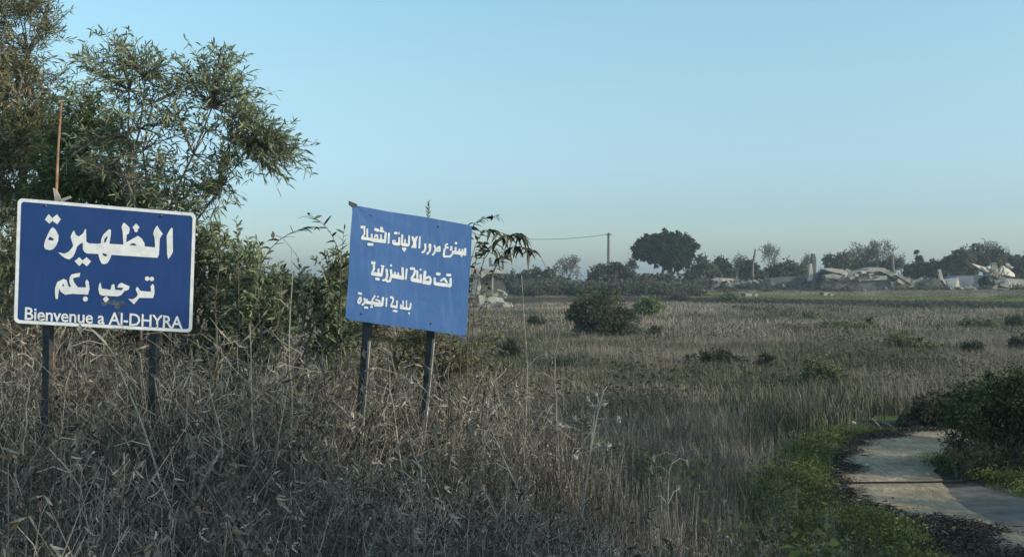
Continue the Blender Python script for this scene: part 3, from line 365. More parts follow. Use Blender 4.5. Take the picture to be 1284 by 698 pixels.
WARN3 = [[[[.0844,.7678],[.084,.7596],[.0871,.7519],[.0901,.7502],[.1158,.7531],[.1181,.7554],[.1186,.7635],[.1155,.7712],[.1124,.7729],[.0868,.77]]],[[[.1024,.7926],[.1072,.7889],[.1128,.788],[.1148,.7895],[.1226,.8158],[.1219,.8184],[.1171,.822],[.1115,.8229],[.1096,.8214],[.1018,.7952]]],[[[.1122,.8136],[.1177,.8144],[.1219,.8181],[.1222,.8207],[.1092,.85],[.107,.8516],[.1016,.8507],[.0973,.8471],[.097,.8444],[.11,.8151]]],[[[.1076,.8421],[.1067,.8482],[.1033,.8534],[.1009,.8541],[.0877,.8491],[.0864,.847],[.0872,.8409],[.0906,.8357],[.093,.835],[.1062,.8399]]],[[[.0958,.845],[.0902,.8463],[.085,.8446],[.0839,.8423],[.0866,.8167],[.0882,.8145],[.0938,.8132],[.0991,.8149],[.1002,.8172],[.0974,.8428]]],[[[.0968,.8223],[.0914,.821],[.0875,.817],[.0874,.8143],[.1007,.7894],[.1029,.788],[.1083,.7894],[.1122,.7934],[.1123,.7961],[.099,.821]]],[[[.1352,.7972],[.141,.7942],[.1473,.7944],[.1491,.7965],[.1532,.8324],[.1519,.8351],[.1461,.8381],[.1399,.8378],[.1381,.8357],[.134,.7999]]],[[[.1431,.8272],[.1485,.8301],[.1518,.8356],[.1513,.8386],[.1296,.8648],[.1269,.8656],[.1215,.8627],[.1182,.8572],[.1187,.8542],[.1404,.828]]],[[[.1527,.8406],[.1508,.8297],[.1539,.8187],[.1578,.8159],[.2787,.8128],[.2824,.8155],[.2843,.8264],[.2811,.8375],[.2772,.8403],[.1563,.8432]]],[[[.1547,.8019],[.1594,.7987],[.1648,.7983],[.1665,.7998],[.1721,.8242],[.1713,.8266],[.1666,.8297],[.1612,.8302],[.1595,.8286],[.1539,.8043]]],[[[.2206,.7561],[.226,.7574],[.23,.7615],[.2301,.7641],[.2129,.7965],[.2106,.7978],[.2052,.7965],[.2012,.7925],[.2011,.7898],[.2183,.7575]]],[[[.2019,.7901],[.2075,.7887],[.2129,.7903],[.214,.7926],[.2076,.8635],[.206,.8657],[.2004,.8671],[.1951,.8655],[.1939,.8632],[.2004,.7923]]],[[[.1935,.8722],[.1913,.8671],[.1916,.8613],[.1932,.8594],[.2101,.8545],[.2123,.8553],[.2145,.8604],[.2142,.8662],[.2125,.8681],[.1956,.873]]],[[[.2407,.774],[.2386,.7707],[.2384,.7667],[.2394,.7651],[.2519,.7595],[.2535,.7598],[.2556,.7631],[.2558,.7671],[.2548,.7687],[.2423,.7743]]],[[[.2263,.7987],[.2265,.7929],[.2293,.7877],[.2316,.7867],[.2658,.7951],[.2673,.7969],[.267,.8027],[.2642,.808],[.2619,.8089],[.2277,.8006]]],[[[.258,.8013],[.2627,.7982],[.2681,.7978],[.2698,.7994],[.2755,.8261],[.2747,.8285],[.2699,.8316],[.2645,.8319],[.2628,.8303],[.2571,.8037]]],[[[.2228,.8542],[.2216,.8494],[.2227,.8443],[.2244,.8428],[.2846,.8362],[.2864,.8373],[.2876,.8421],[.2865,.8472],[.2848,.8487],[.2246,.8553]]],[[[.1411,.882],[.14,.8747],[.1424,.8674],[.145,.8656],[.1718,.8661],[.1741,.868],[.1751,.8753],[.1728,.8825],[.1702,.8843],[.1434,.8838]]],[[[.2829,.7634],[.29,.7612],[.297,.7628],[.2987,.7656],[.2958,.8364],[.2939,.8393],[.2868,.8415],[.2798,.8399],[.2782,.8371],[.281,.7664]]],[[[.3134,.7643],[.3189,.7623],[.3244,.7632],[.3258,.7653],[.3266,.8399],[.3252,.8422],[.3197,.8443],[.3141,.8434],[.3127,.8413],[.312,.7667]]],[[[.3445,.7608],[.3443,.7529],[.3475,.7455],[.3505,.744],[.3724,.7471],[.3747,.7493],[.3749,.7572],[.3716,.7646],[.3687,.7662],[.3467,.763]]],[[[.37,.7595],[.3751,.7584],[.3798,.7601],[.3808,.7621],[.3771,.7903],[.3757,.7923],[.3706,.7933],[.3659,.7917],[.3649,.7896],[.3685,.7614]]],[[[.3673,.7858],[.3723,.7861],[.3765,.7889],[.3769,.7912],[.364,.8275],[.3622,.829],[.3571,.8288],[.353,.8259],[.3525,.8236],[.3654,.7874]]],[[[.354,.8399],[.353,.8307],[.3562,.8218],[.3595,.8197],[.4046,.822],[.4074,.8244],[.4084,.8335],[.4052,.8424],[.4018,.8445],[.3568,.8423]]],[[[.4004,.7753],[.406,.7733],[.4116,.7744],[.4129,.7765],[.4121,.8403],[.4107,.8427],[.4051,.8446],[.3996,.8435],[.3982,.8414],[.399,.7776]]],[[[.376,.8764],[.3749,.8691],[.3772,.8617],[.3798,.8599],[.4099,.8599],[.4123,.8617],[.4135,.8691],[.4112,.8764],[.4085,.8783],[.3784,.8783]]],[[[.4502,.7685],[.4545,.7667],[.4589,.7671],[.4601,.7687],[.4631,.8251],[.4621,.827],[.4578,.8289],[.4534,.8284],[.4522,.8268],[.4492,.7704]]],[[[.4295,.8087],[.4327,.804],[.4373,.8013],[.4395,.8019],[.4588,.8264],[.4589,.8288],[.4558,.8334],[.4511,.8361],[.449,.8356],[.4297,.811]]],[[[.432,.8422],[.4307,.8335],[.4333,.8248],[.4365,.8226],[.5132,.8222],[.5161,.8243],[.5174,.833],[.5147,.8418],[.5115,.844],[.4349,.8443]]],[[[.4784,.7609],[.4827,.7591],[.4871,.7596],[.4883,.7612],[.4919,.8297],[.4909,.8316],[.4866,.8334],[.4822,.8329],[.481,.8313],[.4774,.7629]]],[[[.5137,.7793],[.5201,.7776],[.5262,.7793],[.5275,.7818],[.5237,.8306],[.5219,.8331],[.5156,.8348],[.5095,.8331],[.5081,.8306],[.512,.7819]]],[[[.5181,.8733],[.5112,.8801],[.5028,.8776],[.5012,.8683],[.508,.8615],[.5165,.8639]]]]
# ------------------------------------------------------------------ scattering of uncountable cover
def scatter(name, P, rz, sc, idx, protos, tilt=None):
    """one object whose geometry nodes put the small meshes in `protos` on its points"""
    me = bpy.data.meshes.new(name); me.vertices.add(len(P)); me.vertices.foreach_set('co', np.asarray(P, np.float32).ravel())
    n = len(P); rot = np.zeros((n, 3), np.float32); rot[:, 2] = rz
    if tilt is not None: rot[:, :2] = tilt
    a = me.attributes.new('rot', 'FLOAT_VECTOR', 'POINT'); a.data.foreach_set('vector', rot.ravel())
    sc = np.asarray(sc, np.float32); sc = np.repeat(sc[:, None], 3, 1) if sc.ndim == 1 else sc
    a = me.attributes.new('scl', 'FLOAT_VECTOR', 'POINT'); a.data.foreach_set('vector', sc.ravel())
    a = me.attributes.new('idx', 'INT', 'POINT'); a.data.foreach_set('value', np.asarray(idx, np.int32))
    o = bpy.data.objects.new(name, me); COL.objects.link(o); o['kind'] = 'stuff'
    pc = bpy.data.collections.new(name + '_pieces')
    for i, (V, F, m) in enumerate(protos):
        pm = bpy.data.meshes.new('%s_piece' % name); pm.from_pydata(np.asarray(V).tolist(), [], [tuple(int(q) for q in f) for f in F]); pm.materials.append(m)
        po = bpy.data.objects.new('%s_piece_%02d' % (name, i), pm); pc.objects.link(po)
    ng = bpy.data.node_groups.new(name, 'GeometryNodeTree')
    ng.interface.new_socket('Geometry', in_out='INPUT', socket_type='NodeSocketGeometry'); ng.interface.new_socket('Geometry', in_out='OUTPUT', socket_type='NodeSocketGeometry')
    N = ng.nodes; gi = N.new('NodeGroupInput'); go = N.new('NodeGroupOutput'); ip = N.new('GeometryNodeInstanceOnPoints'); ci = N.new('GeometryNodeCollectionInfo')
    ci.inputs['Collection'].default_value = pc; ci.inputs['Separate Children'].default_value = True; ci.inputs['Reset Children'].default_value = True
    def na(nm, ty):
        q = N.new('GeometryNodeInputNamedAttribute'); q.data_type = ty; q.inputs['Name'].default_value = nm; return next(s for s in q.outputs if s.enabled and s.name == 'Attribute')
    L = ng.links; L.new(gi.outputs[0], ip.inputs['Points']); L.new(ci.outputs[0], ip.inputs['Instance']); ip.inputs['Pick Instance'].default_value = True
    e2r = N.new('FunctionNodeEulerToRotation'); L.new(na('rot', 'FLOAT_VECTOR'), e2r.inputs[0]); L.new(e2r.outputs[0], ip.inputs['Rotation'])
    L.new(na('scl', 'FLOAT_VECTOR'), ip.inputs['Scale']); L.new(na('idx', 'INT'), ip.inputs['Instance Index']); L.new(ip.outputs[0], go.inputs[0])
    md = o.modifiers.new('scatter', 'NODES'); md.node_group = ng
    return o

def blades(g, n, spread, h0, h1, w, lean=.35, heads=False, curl=0.):
    """grass tuft: each blade two tapering segments"""
    V = []; F = []
    for i in range(n):
        b = np.array([*g.normal(0, spread, 2), -.05]); h = g.uniform(h0, h1); a = g.uniform(0, 2 * math.pi); l = g.normal(0, lean) * h
        d = np.array([math.cos(a), math.sin(a), 0]); s = np.array([math.cos(a + 1.3), math.sin(a + 1.3), 0]) * w / 2 * g.uniform(.6, 1.4)
        m = b + d * l * .35 + np.array([0, 0, h * .55]); t = b + d * l * (1 + curl) + np.array([0, 0, h])
        k = len(V); V += [b - s, b + s, m + s * .8, m - s * .8, t]; F += [(k, k + 1, k + 2, k + 3), (k + 3, k + 2, k + 4)]
        if heads and g.random() < .35:
            k = len(V); q = np.array([0, 0, .09]); V += [t - q, t + s * 3.2, t + q * .9, t - s * 3.2]; F.append((k, k + 1, k + 2, k + 3))
    return np.array(V), F

def weed(g, h, nstem=7, leafy=1.0, wig=.05, r=.0048):
    """dead tangled weed: crooked stems, side twigs and curled dry leaves"""
    mb = MB()
    for s in range(nstem):
        b = np.array([*g.normal(0, .12, 2), -.05]); hh = h * g.uniform(.55, 1.05); n = 7
        z = np.linspace(0, 1, n); le = g.normal(0, .20, 2) * hh; bow = g.normal(0, .12, 2) * hh
        P = np.stack([b[0] + le[0] * z + bow[0] * np.sin(z * 3.1), b[1] + le[1] * z + bow[1] * np.sin(z * 3.1), -.05 + hh * z], 1)
        P[1:, :2] += np.cumsum(g.normal(0, wig * .35, (n - 1, 2)), 0)
        mb.tube(P, r * (1.15 - z * .75) * g.uniform(.6, 1.3), 3, cap=False)
        for q in range(int(g.integers(6, 11))):
            k = g.integers(1, n); p = P[k]; a = g.uniform(0, 2 * math.pi); L = g.uniform(.08, .30) * (1 if h > 1 else .7)
            d = np.array([math.cos(a), math.sin(a), g.uniform(-.1, 1.6)]) * L
            Q = np.array([p, p + d * .5 + g.normal(0, .02, 3), p + d + np.array([0, 0, g.uniform(-.09, .05)])])
            mb.tube(Q, [r * .6, r * .45, r * .25], 3, cap=False)
            if g.random() < .42 * leafy:
                for c in range(int(g.integers(1, 4))):
                    u = Q[g.integers(1, 3)]; dd = g.normal(0, 1, 3); dd[2] -= .8; dd /= np.linalg.norm(dd)
                    Lf = g.uniform(.04, .11); W = Lf * g.uniform(.05, .12); sd_ = np.cross(dd, g.normal(size=3)); sd_ /= np.linalg.norm(sd_); nn = np.cross(dd, sd_)
                    v = [u, u + dd * Lf * .4 + sd_ * W, u + dd * Lf * .75 + sd_ * W * .7 + nn * Lf * .25, u + dd * Lf * .95 + nn * Lf * .5, u + dd * Lf * .7 - sd_ * W * .6 + nn * Lf * .3, u + dd * Lf * .4 - sd_ * W]
                    mb.add(v, [(0, 1, 2, 5), (2, 3, 4, 5)])
    return np.vstack(mb.v), mb.f

def reed(g, h, n=6, r=.006):
    mb = MB()
    for s in range(n):
        b = np.array([*g.normal(0, .14, 2), -.05]); hh = h * g.uniform(.6, 1.05); z = np.linspace(0, 1, 5); le = g.normal(0, .07, 2) * hh
        P = np.stack([b[0] + le[0] * z ** 1.5, b[1] + le[1] * z ** 1.5, -.05 + hh * z], 1); P[1:, :2] += g.normal(0, .012, (4, 2))
        mb.tube(P, r * g.uniform(.5, 1.2) * (1.1 - .7 * z), 3, cap=False)
        for q in range(int(g.integers(2, 5))):
            p = P[g.integers(1, 5)]; a = g.uniform(0, 6.28); L = g.uniform(.10, .34); d = np.array([math.cos(a) * .5, math.sin(a) * .5, g.uniform(.2, 1)])
            e = p + d * L * .55; t = e + np.array([d[0] * L * .5, d[1] * L * .5, -g.uniform(0, .5) * L]); w = np.array([-d[1], d[0], 0.1]) * .006
            mb.add([p, e + w, t, e - w], [(0, 1, 2, 3)])
    return np.vstack(mb.v), mb.f

def leafy(g, n, r, L, W, h):
    C = np.stack([g.normal(0, r, n), g.normal(0, r, n), np.abs(g.normal(0, h, n))], 1)
    D_ = np.stack([g.normal(0, 1, n), g.normal(0, 1, n), g.uniform(.1, 1.0, n)], 1)
    V, F = leaf_mesh(C, D_, L * g.uniform(.6, 1.3, n), W, g, fold=.1, droop=.2); return V, F

def frustum(n, d0, d1, power=1.0, margin=1.12, px0=0, px1=1284, g=rng):
    """ground points spread over the wedge the photograph sees"""
    D = (d0 ** power + g.random(n) * (d1 ** power - d0 ** power)) ** (1 / power)
    px = g.uniform(px0 - 642 * (margin - 1), px1 + 642 * (margin - 1), n)
    return (px - CX) / FPX * D, D

# field grass -----------------------------------------------------------------
g = np.random.default_rng(11)
pro = [(*blades(g, 70, .32, .25, .55, .010), M['drygrass']) for _ in range(5)] + [(*blades(g, 90, .38, .15, .42, .011, lean=.95), M['drygrass']) for _ in range(3)] \
    + [(*blades(g, 70, .3, .25, .5, .015), M['olivegrass']) for _ in range(4)]
x, y = frustum(15000, 12.5, 60, 1.75, g=g)
pd = path_d(x, y); keep = (pd > .9) & ~((near_green(x, y) > .3)) & ~((x > 6) & (y < 19.5)); x, y = x[keep], y[keep]
ol = vnoise(x, y, 6, 21) * .6 + vnoise(x * .4, y, 2.2, 22) * .4
idx = np.where(ol > .56, g.integers(8, 12, len(x)), g.integers(0, 8, len(x)))
scatter('field_grass', np.stack([x, y, height(x, y)], 1), g.uniform(0, 6.28, len(x)), g.uniform(.7, 1.35, len(x)) * (1 + .25 * (vnoise(x, y, 4, 23) - .5)), idx, pro)
pro = [(*blades(g, 60, .75, .25, .6, .035, heads=False), M['drygrass']) for _ in range(5)] + [(*blades(g, 60, .75, .2, .45, .04), M['olivegrass']) for _ in range(4)] + [(*blades(g, 60, .8, .08, .22, .06), M['greenleaf']) for _ in range(3)]
x, y = frustum(16000, 50, 150, 1.5, g=g); s = bank_s(x, y)
keep = (s < -.3) | ((s > 1.6)); x, y = x[keep], y[keep]
ol = vnoise(x * .5, y, 9, 31) * .6 + vnoise(x * .4, y, 4, 32) * .4; fg = far_green(x, y)
idx = np.where(g.random(len(x)) < fg, g.integers(9, 12, len(x)), np.where(ol > .58, g.integers(5, 9, len(x)), g.integers(0, 5, len(x))))
scatter('far_field_grass', np.stack([x, y, height(x, y)], 1), g.uniform(0, 6.28, len(x)), g.uniform(.7, 1.3, len(x)) * np.where(bank_s(x, y) > 0, .6, 1), idx, pro)

# low dark scrub spread in patches through the field
pro = [(*leafy(g, 170, .34, .12, .045, .22), M['darkshrub']) for _ in range(4)] + [(*blades(g, 90, .35, .2, .55, .022, lean=.5), M['olivegrass']) for _ in range(3)]
x, y = frustum(5200, 22, 105, 1.4, g=g); keep = (vnoise(x * .45, y, 5, 71) * .6 + vnoise(x * .6, y, 2, 72) * .4 > .60) & (path_d(x, y) > 1.5) & ~((x > 6) & (y < 20)) & (bank_s(x, y) < -1); x, y = x[keep], y[keep]
scatter('field_scrub', np.stack([x, y, height(x, y)], 1), g.uniform(0, 6.28, len(x)), g.uniform(.7, 1.5, len(x)) * np.interp(y, [22, 100], [.8, 1.25]), g.integers(0, 7, len(x)), pro)

# foreground dead weeds --------------------------------------------------------
def weed_h(x, y):
    """how tall the dead weeds stand, from the tall tangle by the signs to the low edge of the track"""
    hx = np.interp(x, [-9, -3, -1.2, 0, 1.2, 2.4, 3.6], [1.65, 1.65, 1.45, 1.2, 1.0, .75, .5])
    return hx * (1 - .25 * smooth(12.5, 17, y))
g = np.random.default_rng(12)
pro = [(*weed(g, 1.3, 7), M['dry']) for _ in range(7)] + [(*weed(g, 1.15, 6, leafy=1.8), M['dry']) for _ in range(2)] + [(*reed(g, 1.5, 8, .0055), M['dry']) for _ in range(5)]
x = g.uniform(-8.5, 4.2, 12000); y = g.uniform(4.8, 17, 12000)
pd = path_d(x, y); inview = (np.abs(x) < y * .52 + .8)
keep = inview & (pd > .7) & (near_green(x, y) < g.uniform(.2, 1.6, len(x))) & (g.random(len(x)) < np.where(x > 1.5, .55, 1)) & (g.random(len(x)) < np.where(y > 13, .5, 1)); x, y = x[keep], y[keep]
rd = vnoise(x, y, 1.6, 41) + .22 * smooth(-2, 1, x)
idx = np.where((rd > .66) | (g.random(len(x)) < .10), g.integers(9, 14, len(x)), g.integers(0, 9, len(x)))
sc = weed_h(x, y) / 1.3 * g.uniform(.72, 1.12, len(x))
scatter('dead_weeds', np.stack([x, y, height(x, y)], 1), g.uniform(0, 6.28, len(x)), np.stack([sc * .9, sc * .9, sc], 1), idx, pro, tilt=g.normal(0, .07, (len(x), 2)))
# the taller tangle round the posts and under the trees
pro2 = [(*weed(g, 1.9, 6, leafy=1.3), M['dry']) for _ in range(6)] + [(*weed(g, 1.7, 6, leafy=2.2), M['olivegrass']) for _ in range(4)] + [(*reed(g, 2.0, 6), M['dry']) for _ in range(2)]
x = g.uniform(-8.5, .9, 3000); y = g.uniform(9.4, 13.8, 3000); keep = (np.abs(x) < y * .5 + .6) & (g.random(len(x)) < 1 - .8 * smooth(-1.5, .9, x)) & ((y > 10.5) | (x < -1.8)); x, y = x[keep], y[keep]
sc = np.interp(x, [-9, -3, -1, 1], [1.3, 1.25, 1.1, .8]) * g.uniform(.65, 1.08, len(x)); sc = np.where((x > -5.6) & (x < -2.6) & (y < 10.2), sc * .92, sc)
scatter('tall_dead_weeds', np.stack([x, y, height(x, y)], 1), g.uniform(0, 6.28, len(x)), np.stack([sc, sc, sc], 1), g.integers(0, 12, len(x)), pro2, tilt=g.normal(0, .09, (len(x), 2)))
# green herbs by the track
g = np.random.default_rng(13)
pro = [(*leafy(g, 110, .15, .062, .036, .12), M['greenleaf']) for _ in range(6)] + [(*blades(g, 60, .14, .12, .34, .010, lean=.7), M['greenleaf']) for _ in range(3)]
x = g.uniform(0, 8, 9000); y = g.uniform(9, 21.5, 9000)
de = np.interp(y, PATH_L[:, 0], PATH_L[:, 1]) - x; d0 = np.interp(y, [11.8, 13, 14.2, 15.5], [.95, .6, .3, .12]); d1 = np.interp(y, [10, 11.8, 13, 15, 17, 20], [3.1, 2.7, 2.1, 1.25, 1.0, .6])
keep = (de > d0) & (de < d1) & (vnoise(x, y, .8, 51) * .5 + vnoise(x, y, .28, 57) * .5 + .25 * (1 - (de - d0) / (d1 - d0)) > .42 + .22 * g.random(len(x))); x, y = x[keep], y[keep]
scatter('green_herbs', np.stack([x, y, height(x, y)], 1), g.uniform(0, 6.28, len(x)), g.uniform(.5, 1.15, len(x)) * .85, np.where(g.random(len(x)) < .5, g.integers(0, 6, len(x)), g.integers(6, 9, len(x))), pro)
x = g.uniform(-8, 3, 1600); y = g.uniform(8, 15, 1600); keep = vnoise(x, y, .9, 53) > .72; x, y = x[keep], y[keep]
scatter('green_undergrowth', np.stack([x, y, height(x, y)], 1), g.uniform(0, 6.28, len(x)), g.uniform(1.2, 2.4, len(x)), g.integers(0, 6, len(x)), pro)
x = g.uniform(6.8, 12, 2500); y = g.uniform(11, 18, 2500); pd = path_d(x, y); keep = (x > 6.9 + (15.2 - y) * .16 + g.uniform(0, .3, len(x))) & (vnoise(x, y, .8, 52) > .3); x, y = x[keep], y[keep]
scatter('verge_grass', np.stack([x, y, height(x, y)], 1), g.uniform(0, 6.28, len(x)), g.uniform(.4, .8, len(x)), g.integers(0, 9, len(x)), pro)
# dark litter of twigs and clods along the track edges
g = np.random.default_rng(14)
def twigs(g, n):
    mb = MB()
    for i in range(n):
        p = np.array([*g.normal(0, .13, 2), g.uniform(0, .03)]); a = g.uniform(0, 6.28); d = np.array([math.cos(a), math.sin(a), g.uniform(-.1, .25)]) * g.uniform(.04, .16)
        mb.tube([p, p + d * .5 + g.normal(0, .01, 3), p + d], [.005, .004, .002], 3, cap=False)
    V, F = leafy(g, n, .13, .04, .022, .02); mb.add(V, F)
    return np.vstack(mb.v), mb.f
pro = [(*twigs(g, 26), M['straw_bits']) for _ in range(6)]
x = g.uniform(3, 10, 16000); y = g.uniform(9.5, 22, 16000); de = np.interp(y, PATH_L[:, 0], PATH_L[:, 1]) - x + (vnoise(x * .5, y, .4, 61) - .5) * .9
keep = (de > -.10) & (de < np.interp(y, [11, 14, 15, 22], [1.3, .75, .42, .35])) | ((x > 4.5) & (x < 6) & (y < 13) & (vnoise(x, y, .35, 63) > .78)); x, y = x[keep], y[keep]
scatter('twig_litter', np.stack([x, y, height(x, y) + .015], 1), g.uniform(0, 6.28, len(x)), g.uniform(.7, 1.3, len(x)), g.integers(0, 6, len(x)), pro)
# ------------------------------------------------------------------ signs
class Panel:
    def __init__(s, TL, u, v):
        s.o = np.array(TL); s.u = np.array(u); s.v = np.array(v); s.n = np.cross(s.v, s.u); s.n /= np.linalg.norm(s.n)
        if s.n[1] > 0: s.n = -s.n
        s.lu = np.linalg.norm(s.u); s.lv = np.linalg.norm(s.v)
    def p(s, a, b, d=0, bow=0): return s.o + s.u * a + s.v * b + s.n * (d + bow)
def rring(S, m, r, k=5):
    """rounded rectangle outline in s,t, margin m and corner radius r in metres"""
    a, b = m / S.lu, m / S.lv; ra, rb = r / S.lu, r / S.lv; out = []
    for cx, cy, a0 in ((a + ra, b + rb, 180), (1 - a - ra, b + rb, 270), (1 - a - ra, 1 - b - rb, 0), (a + ra, 1 - b - rb, 90)):
        for i in range(k + 1):
            t = R(a0 + 90 * i / k); out.append((cx + ra * math.cos(t), cy + rb * math.sin(t)))
    return out
def lettering(name, S, polys, m, root, d0, bow=None, label=None):
    mb = MB()
    for i, rings in enumerate(polys):
        d = d0 + .00035 * (i % 9 + 1)
        flat = [q for r in rings for q in r]
        tris = tessellate_polygon([[Vector((a * S.lu, b * S.lv, 0)) for a, b in r] for r in rings])
        V = [S.p(a, b, d, bow(a, b) if bow else 0) for a, b in flat]
        F = []
        for t in tris:
            nn = np.cross(V[t[1]] - V[t[0]], V[t[2]] - V[t[0]]); F.append(t if nn @ S.n > 0 else t[::-1])
        mb.add(V, F)
    return mb.build(name, m, root, label=label)
def plate(S, ring, thick, bow=None, nu=12, nv=10):
    mb = MB(); c = np.mean(ring, 0); V = []; F = []
    # front as concentric rings so that the sheet can be slightly warped
    n = len(ring); lv = [1, .75, .5, .25]
    for q in lv:
        for a, b in ring:
            aa, bb = c[0] + (a - c[0]) * q, c[1] + (b - c[1]) * q; V.append(S.p(aa, bb, 0, bow(aa, bb) if bow else 0))
    V.append(S.p(c[0], c[1], 0, bow(*c) if bow else 0))
    for l in range(3): F += [(l * n + i, (l + 1) * n + i, (l + 1) * n + (i + 1) % n, l * n + (i + 1) % n) for i in range(n)]
    F += [(3 * n + i, 4 * n, 3 * n + (i + 1) % n) for i in range(n)]
    k = len(V); V += [v - S.n * thick for v in V[:n]]; F += [(i, (i + 1) % n, k + (i + 1) % n, k + i) for i in range(n)]; F.append(tuple(range(k, k + n)))
    return mb.add(V, F)
def post(mb, top, bot, w, dpt, ax):
    """box post from top to bottom with section axes ax (front across, depth)"""
    a = ax[0] * w / 2; b = ax[1] * dpt / 2; V = []
    for p in (top, bot):
        for sa, sb in ((-1, -1), (1, -1), (1, 1), (-1, 1)): V.append(np.array(p) + a * sa + b * sb)
    return mb.add(V, [(0, 1, 2, 3), (7, 6, 5, 4)] + [(i, i + 4, (i + 1) % 4 + 4, (i + 1) % 4) for i in range(4)])

# the village name sign
S1 = Panel([-4.2774, 9.5, 3.6968], [1.4181, .4425, -.1047], [-.039, .0099, -1.0836])
base = (-3.65, 9.85, hz(-3.65, 9.85))
name_sign = thing('road_sign', 'navy blue road sign with thin white border and large Arabic name above Bienvenue a Al-DHYRA', 'sign', base)
bow1 = lambda a, b: .006 * math.sin(a * 3.1) * math.sin(b * 3.1)
o = plate(S1, rring(S1, 0, .045), .022, bow1).build('panel', M['navy'], name_sign)
mb = MB(); ro, ri = rring(S1, .002, .043), rring(S1, .030, .026); n = len(ro)
V = [S1.p(a, b, .003, bow1(a, b)) for a, b in ro] + [S1.p(a, b, .003, bow1(a, b)) for a, b in ri]
mb.add(V, [(i, n + i, n + (i + 1) % n, (i + 1) % n) for i in range(n)]).build('border', M['white_paint'], name_sign)
lettering('place_name_lettering', S1, TITLE, M['white_paint'], name_sign, .003, bow1)
lettering('welcome_lettering', S1, WELCOME, M['white_paint'], name_sign, .003, bow1)
scf = [[[(.47, .80), (.50, .775), (.56, .765), (.60, .77), (.615, .80), (.585, .815), (.57, .84), (.55, .835), (.55, .81), (.52, .80), (.49, .82)]], [[(.56, .86), (.585, .855), (.59, .885), (.565, .89)]]]
lettering('scuff_mark', S1, scf, M['scuff'], name_sign, .0005, bow1, label='scuffed paler patch above the French line')
# Latin line from the built-in font, set letter by letter along the tilted base line
cu = bpy.data.curves.new('latin', 'FONT'); cu.body = 'Bienvenue a Al-DHYRA'; cu.size = 1; cu.offset = .014; cu.resolution_u = 3; cu.space_character = .97
fo = bpy.data.objects.new('latin', cu); COL.objects.link(fo); dg = bpy.context.evaluated_depsgraph_get()
tm = bpy.data.meshes.new_from_object(fo.evaluated_get(dg)); bpy.data.objects.remove(fo)
tv = np.array([v.co[:] for v in tm.vertices]); x0, x1 = tv[:, 0].min(), tv[:, 0].max(); capy = .72
cap = tv[tv[:, 0] > x1 - .5][:, 1].max()
A = (tv[:, 0] - x0) / (x1 - x0); sv = .0591 + A * (.9427 - .0591); tvv = .9653 + A * .003 - tv[:, 1] / cap * .100
mb = MB(); mb.add([S1.p(a, b, .0045, bow1(a, b)) for a, b in zip(sv, tvv)], [tuple(p.vertices) for p in tm.polygons]); mb.build('latin_lettering', M['white_paint'], name_sign)
axl = (np.array([.93, -.36, 0]), np.array([.36, .93, 0]))       # post section, turned so a narrow lit side shows
for (pt, pb) in ((( 63, 256, 9.80), (54, 640, 9.75)), ((196, 268, 10.02), (188, 640, 10.0))):
    t = at(*pt); b_ = at(*pb); b_[2] = hz(b_[0], b_[1]) - .2
    post(MB(), t, b_, .075, .05, axl).build('post', M['steel'], name_sign)
for aa, bb_ in ((.155, .045), (.80, .045), (.150, .945), (.79, .955)):
    c = S1.p(aa, bb_, .006); MB().tube([c, c + S1.n * .007], [.011, .009], 6).build('bolt', M['bolt'], name_sign)
for bb in (.16, .80):
    mb = MB(); post(mb, S1.p(.05, bb, -.040), S1.p(.95, bb, -.040), .04, .03, (np.array([0, 0, 1.]), S1.n)); mb.build('cross_bar', M['steel'], name_sign)
mb = MB(); q = at(72, 247, 9.62); mb.slab([q + [-.02, 0, -.05], q + [.03, 0, -.05], q + [.02, 0, .01], q + [-.01, 0, .06], q + [-.04, 0, .08]], (0, .012, 0))
mb.slab([q + [.02, 0, -.05], q + [.02, 0, -.02], q + [.11, 0, .01], q + [.12, 0, -.01]], (0, .012, 0)); mb.build('bent_bracket', M['pale_stem'], name_sign)
# thin rod
mb = MB(); p0, p1 = at(70.5, 244, 9.9), at(77, 128, 9.9); gp = np.array([p0[0] - .1, p0[1], hz(p0[0], p0[1]) - .1])
mb.tube([gp, p0, (p0 + p1) / 2 + [-.006, 0, 0], p1], [.013, .013, .011, .010], 6)
rd_ = mb.build('reed_pole', M['rust'], loc=gp); tag(rd_, 'thin straight rust brown rod rising behind the top left corner of the navy sign', 'pole')
mb = MB(); mb.tube([p1 + [-.02, 0, 0], p1 + [.02, 0, .012]], [.012, .009], 5); mb.build('rod_tip', M['stone'], rd_)

# the weathered warning board
S2 = Panel([-1.5977, 11.0, 3.7349], [1.1846, .3767, -.1855], [-.0526, -.1274, -1.1376])
base = (-1.0, 11.3, hz(-1.0, 11.3))
warn = thing('notice_board', 'faded lighter blue tilted notice board with three lines of painted white Arabic, on two posts', 'sign', base)
def bow2(a, b): return .010 * math.sin(a * 5 + 1) * math.sin(b * 3.1) + .012 * max(0, .12 - a) * 8 * (1 - b)
ring = [(-.006, -.012), (.02, .0), (.3, .004), (.6, -.003), (.97, .002), (1., .012), (1.004, .3), (.997, .62), (1.0, .93), (.985, .995), (.93, 1.003), (.6, .998), (.3, 1.003), (.03, 1.0), (.0, .985), (.004, .6), (-.003, .3), (.002, .06)]
plate(S2, ring, .012, bow2).build('panel', M['faded'], warn)
for nm, P_ in (('first_line_lettering', WARN1), ('second_line_lettering', WARN2), ('third_line_lettering', WARN3)):
    lettering(nm, S2, P_, M['white_paint'], warn, .003, bow2)
mb = MB(); mb.slab([S2.p(-.03, -.03, .01), S2.p(.035, -.012, .012), S2.p(.035, .012, .012), S2.p(.0, .02, .014), S2.p(-.03, .0, .014)], S2.n * -.03); mb.build('curled_corner', M['steel'], warn)
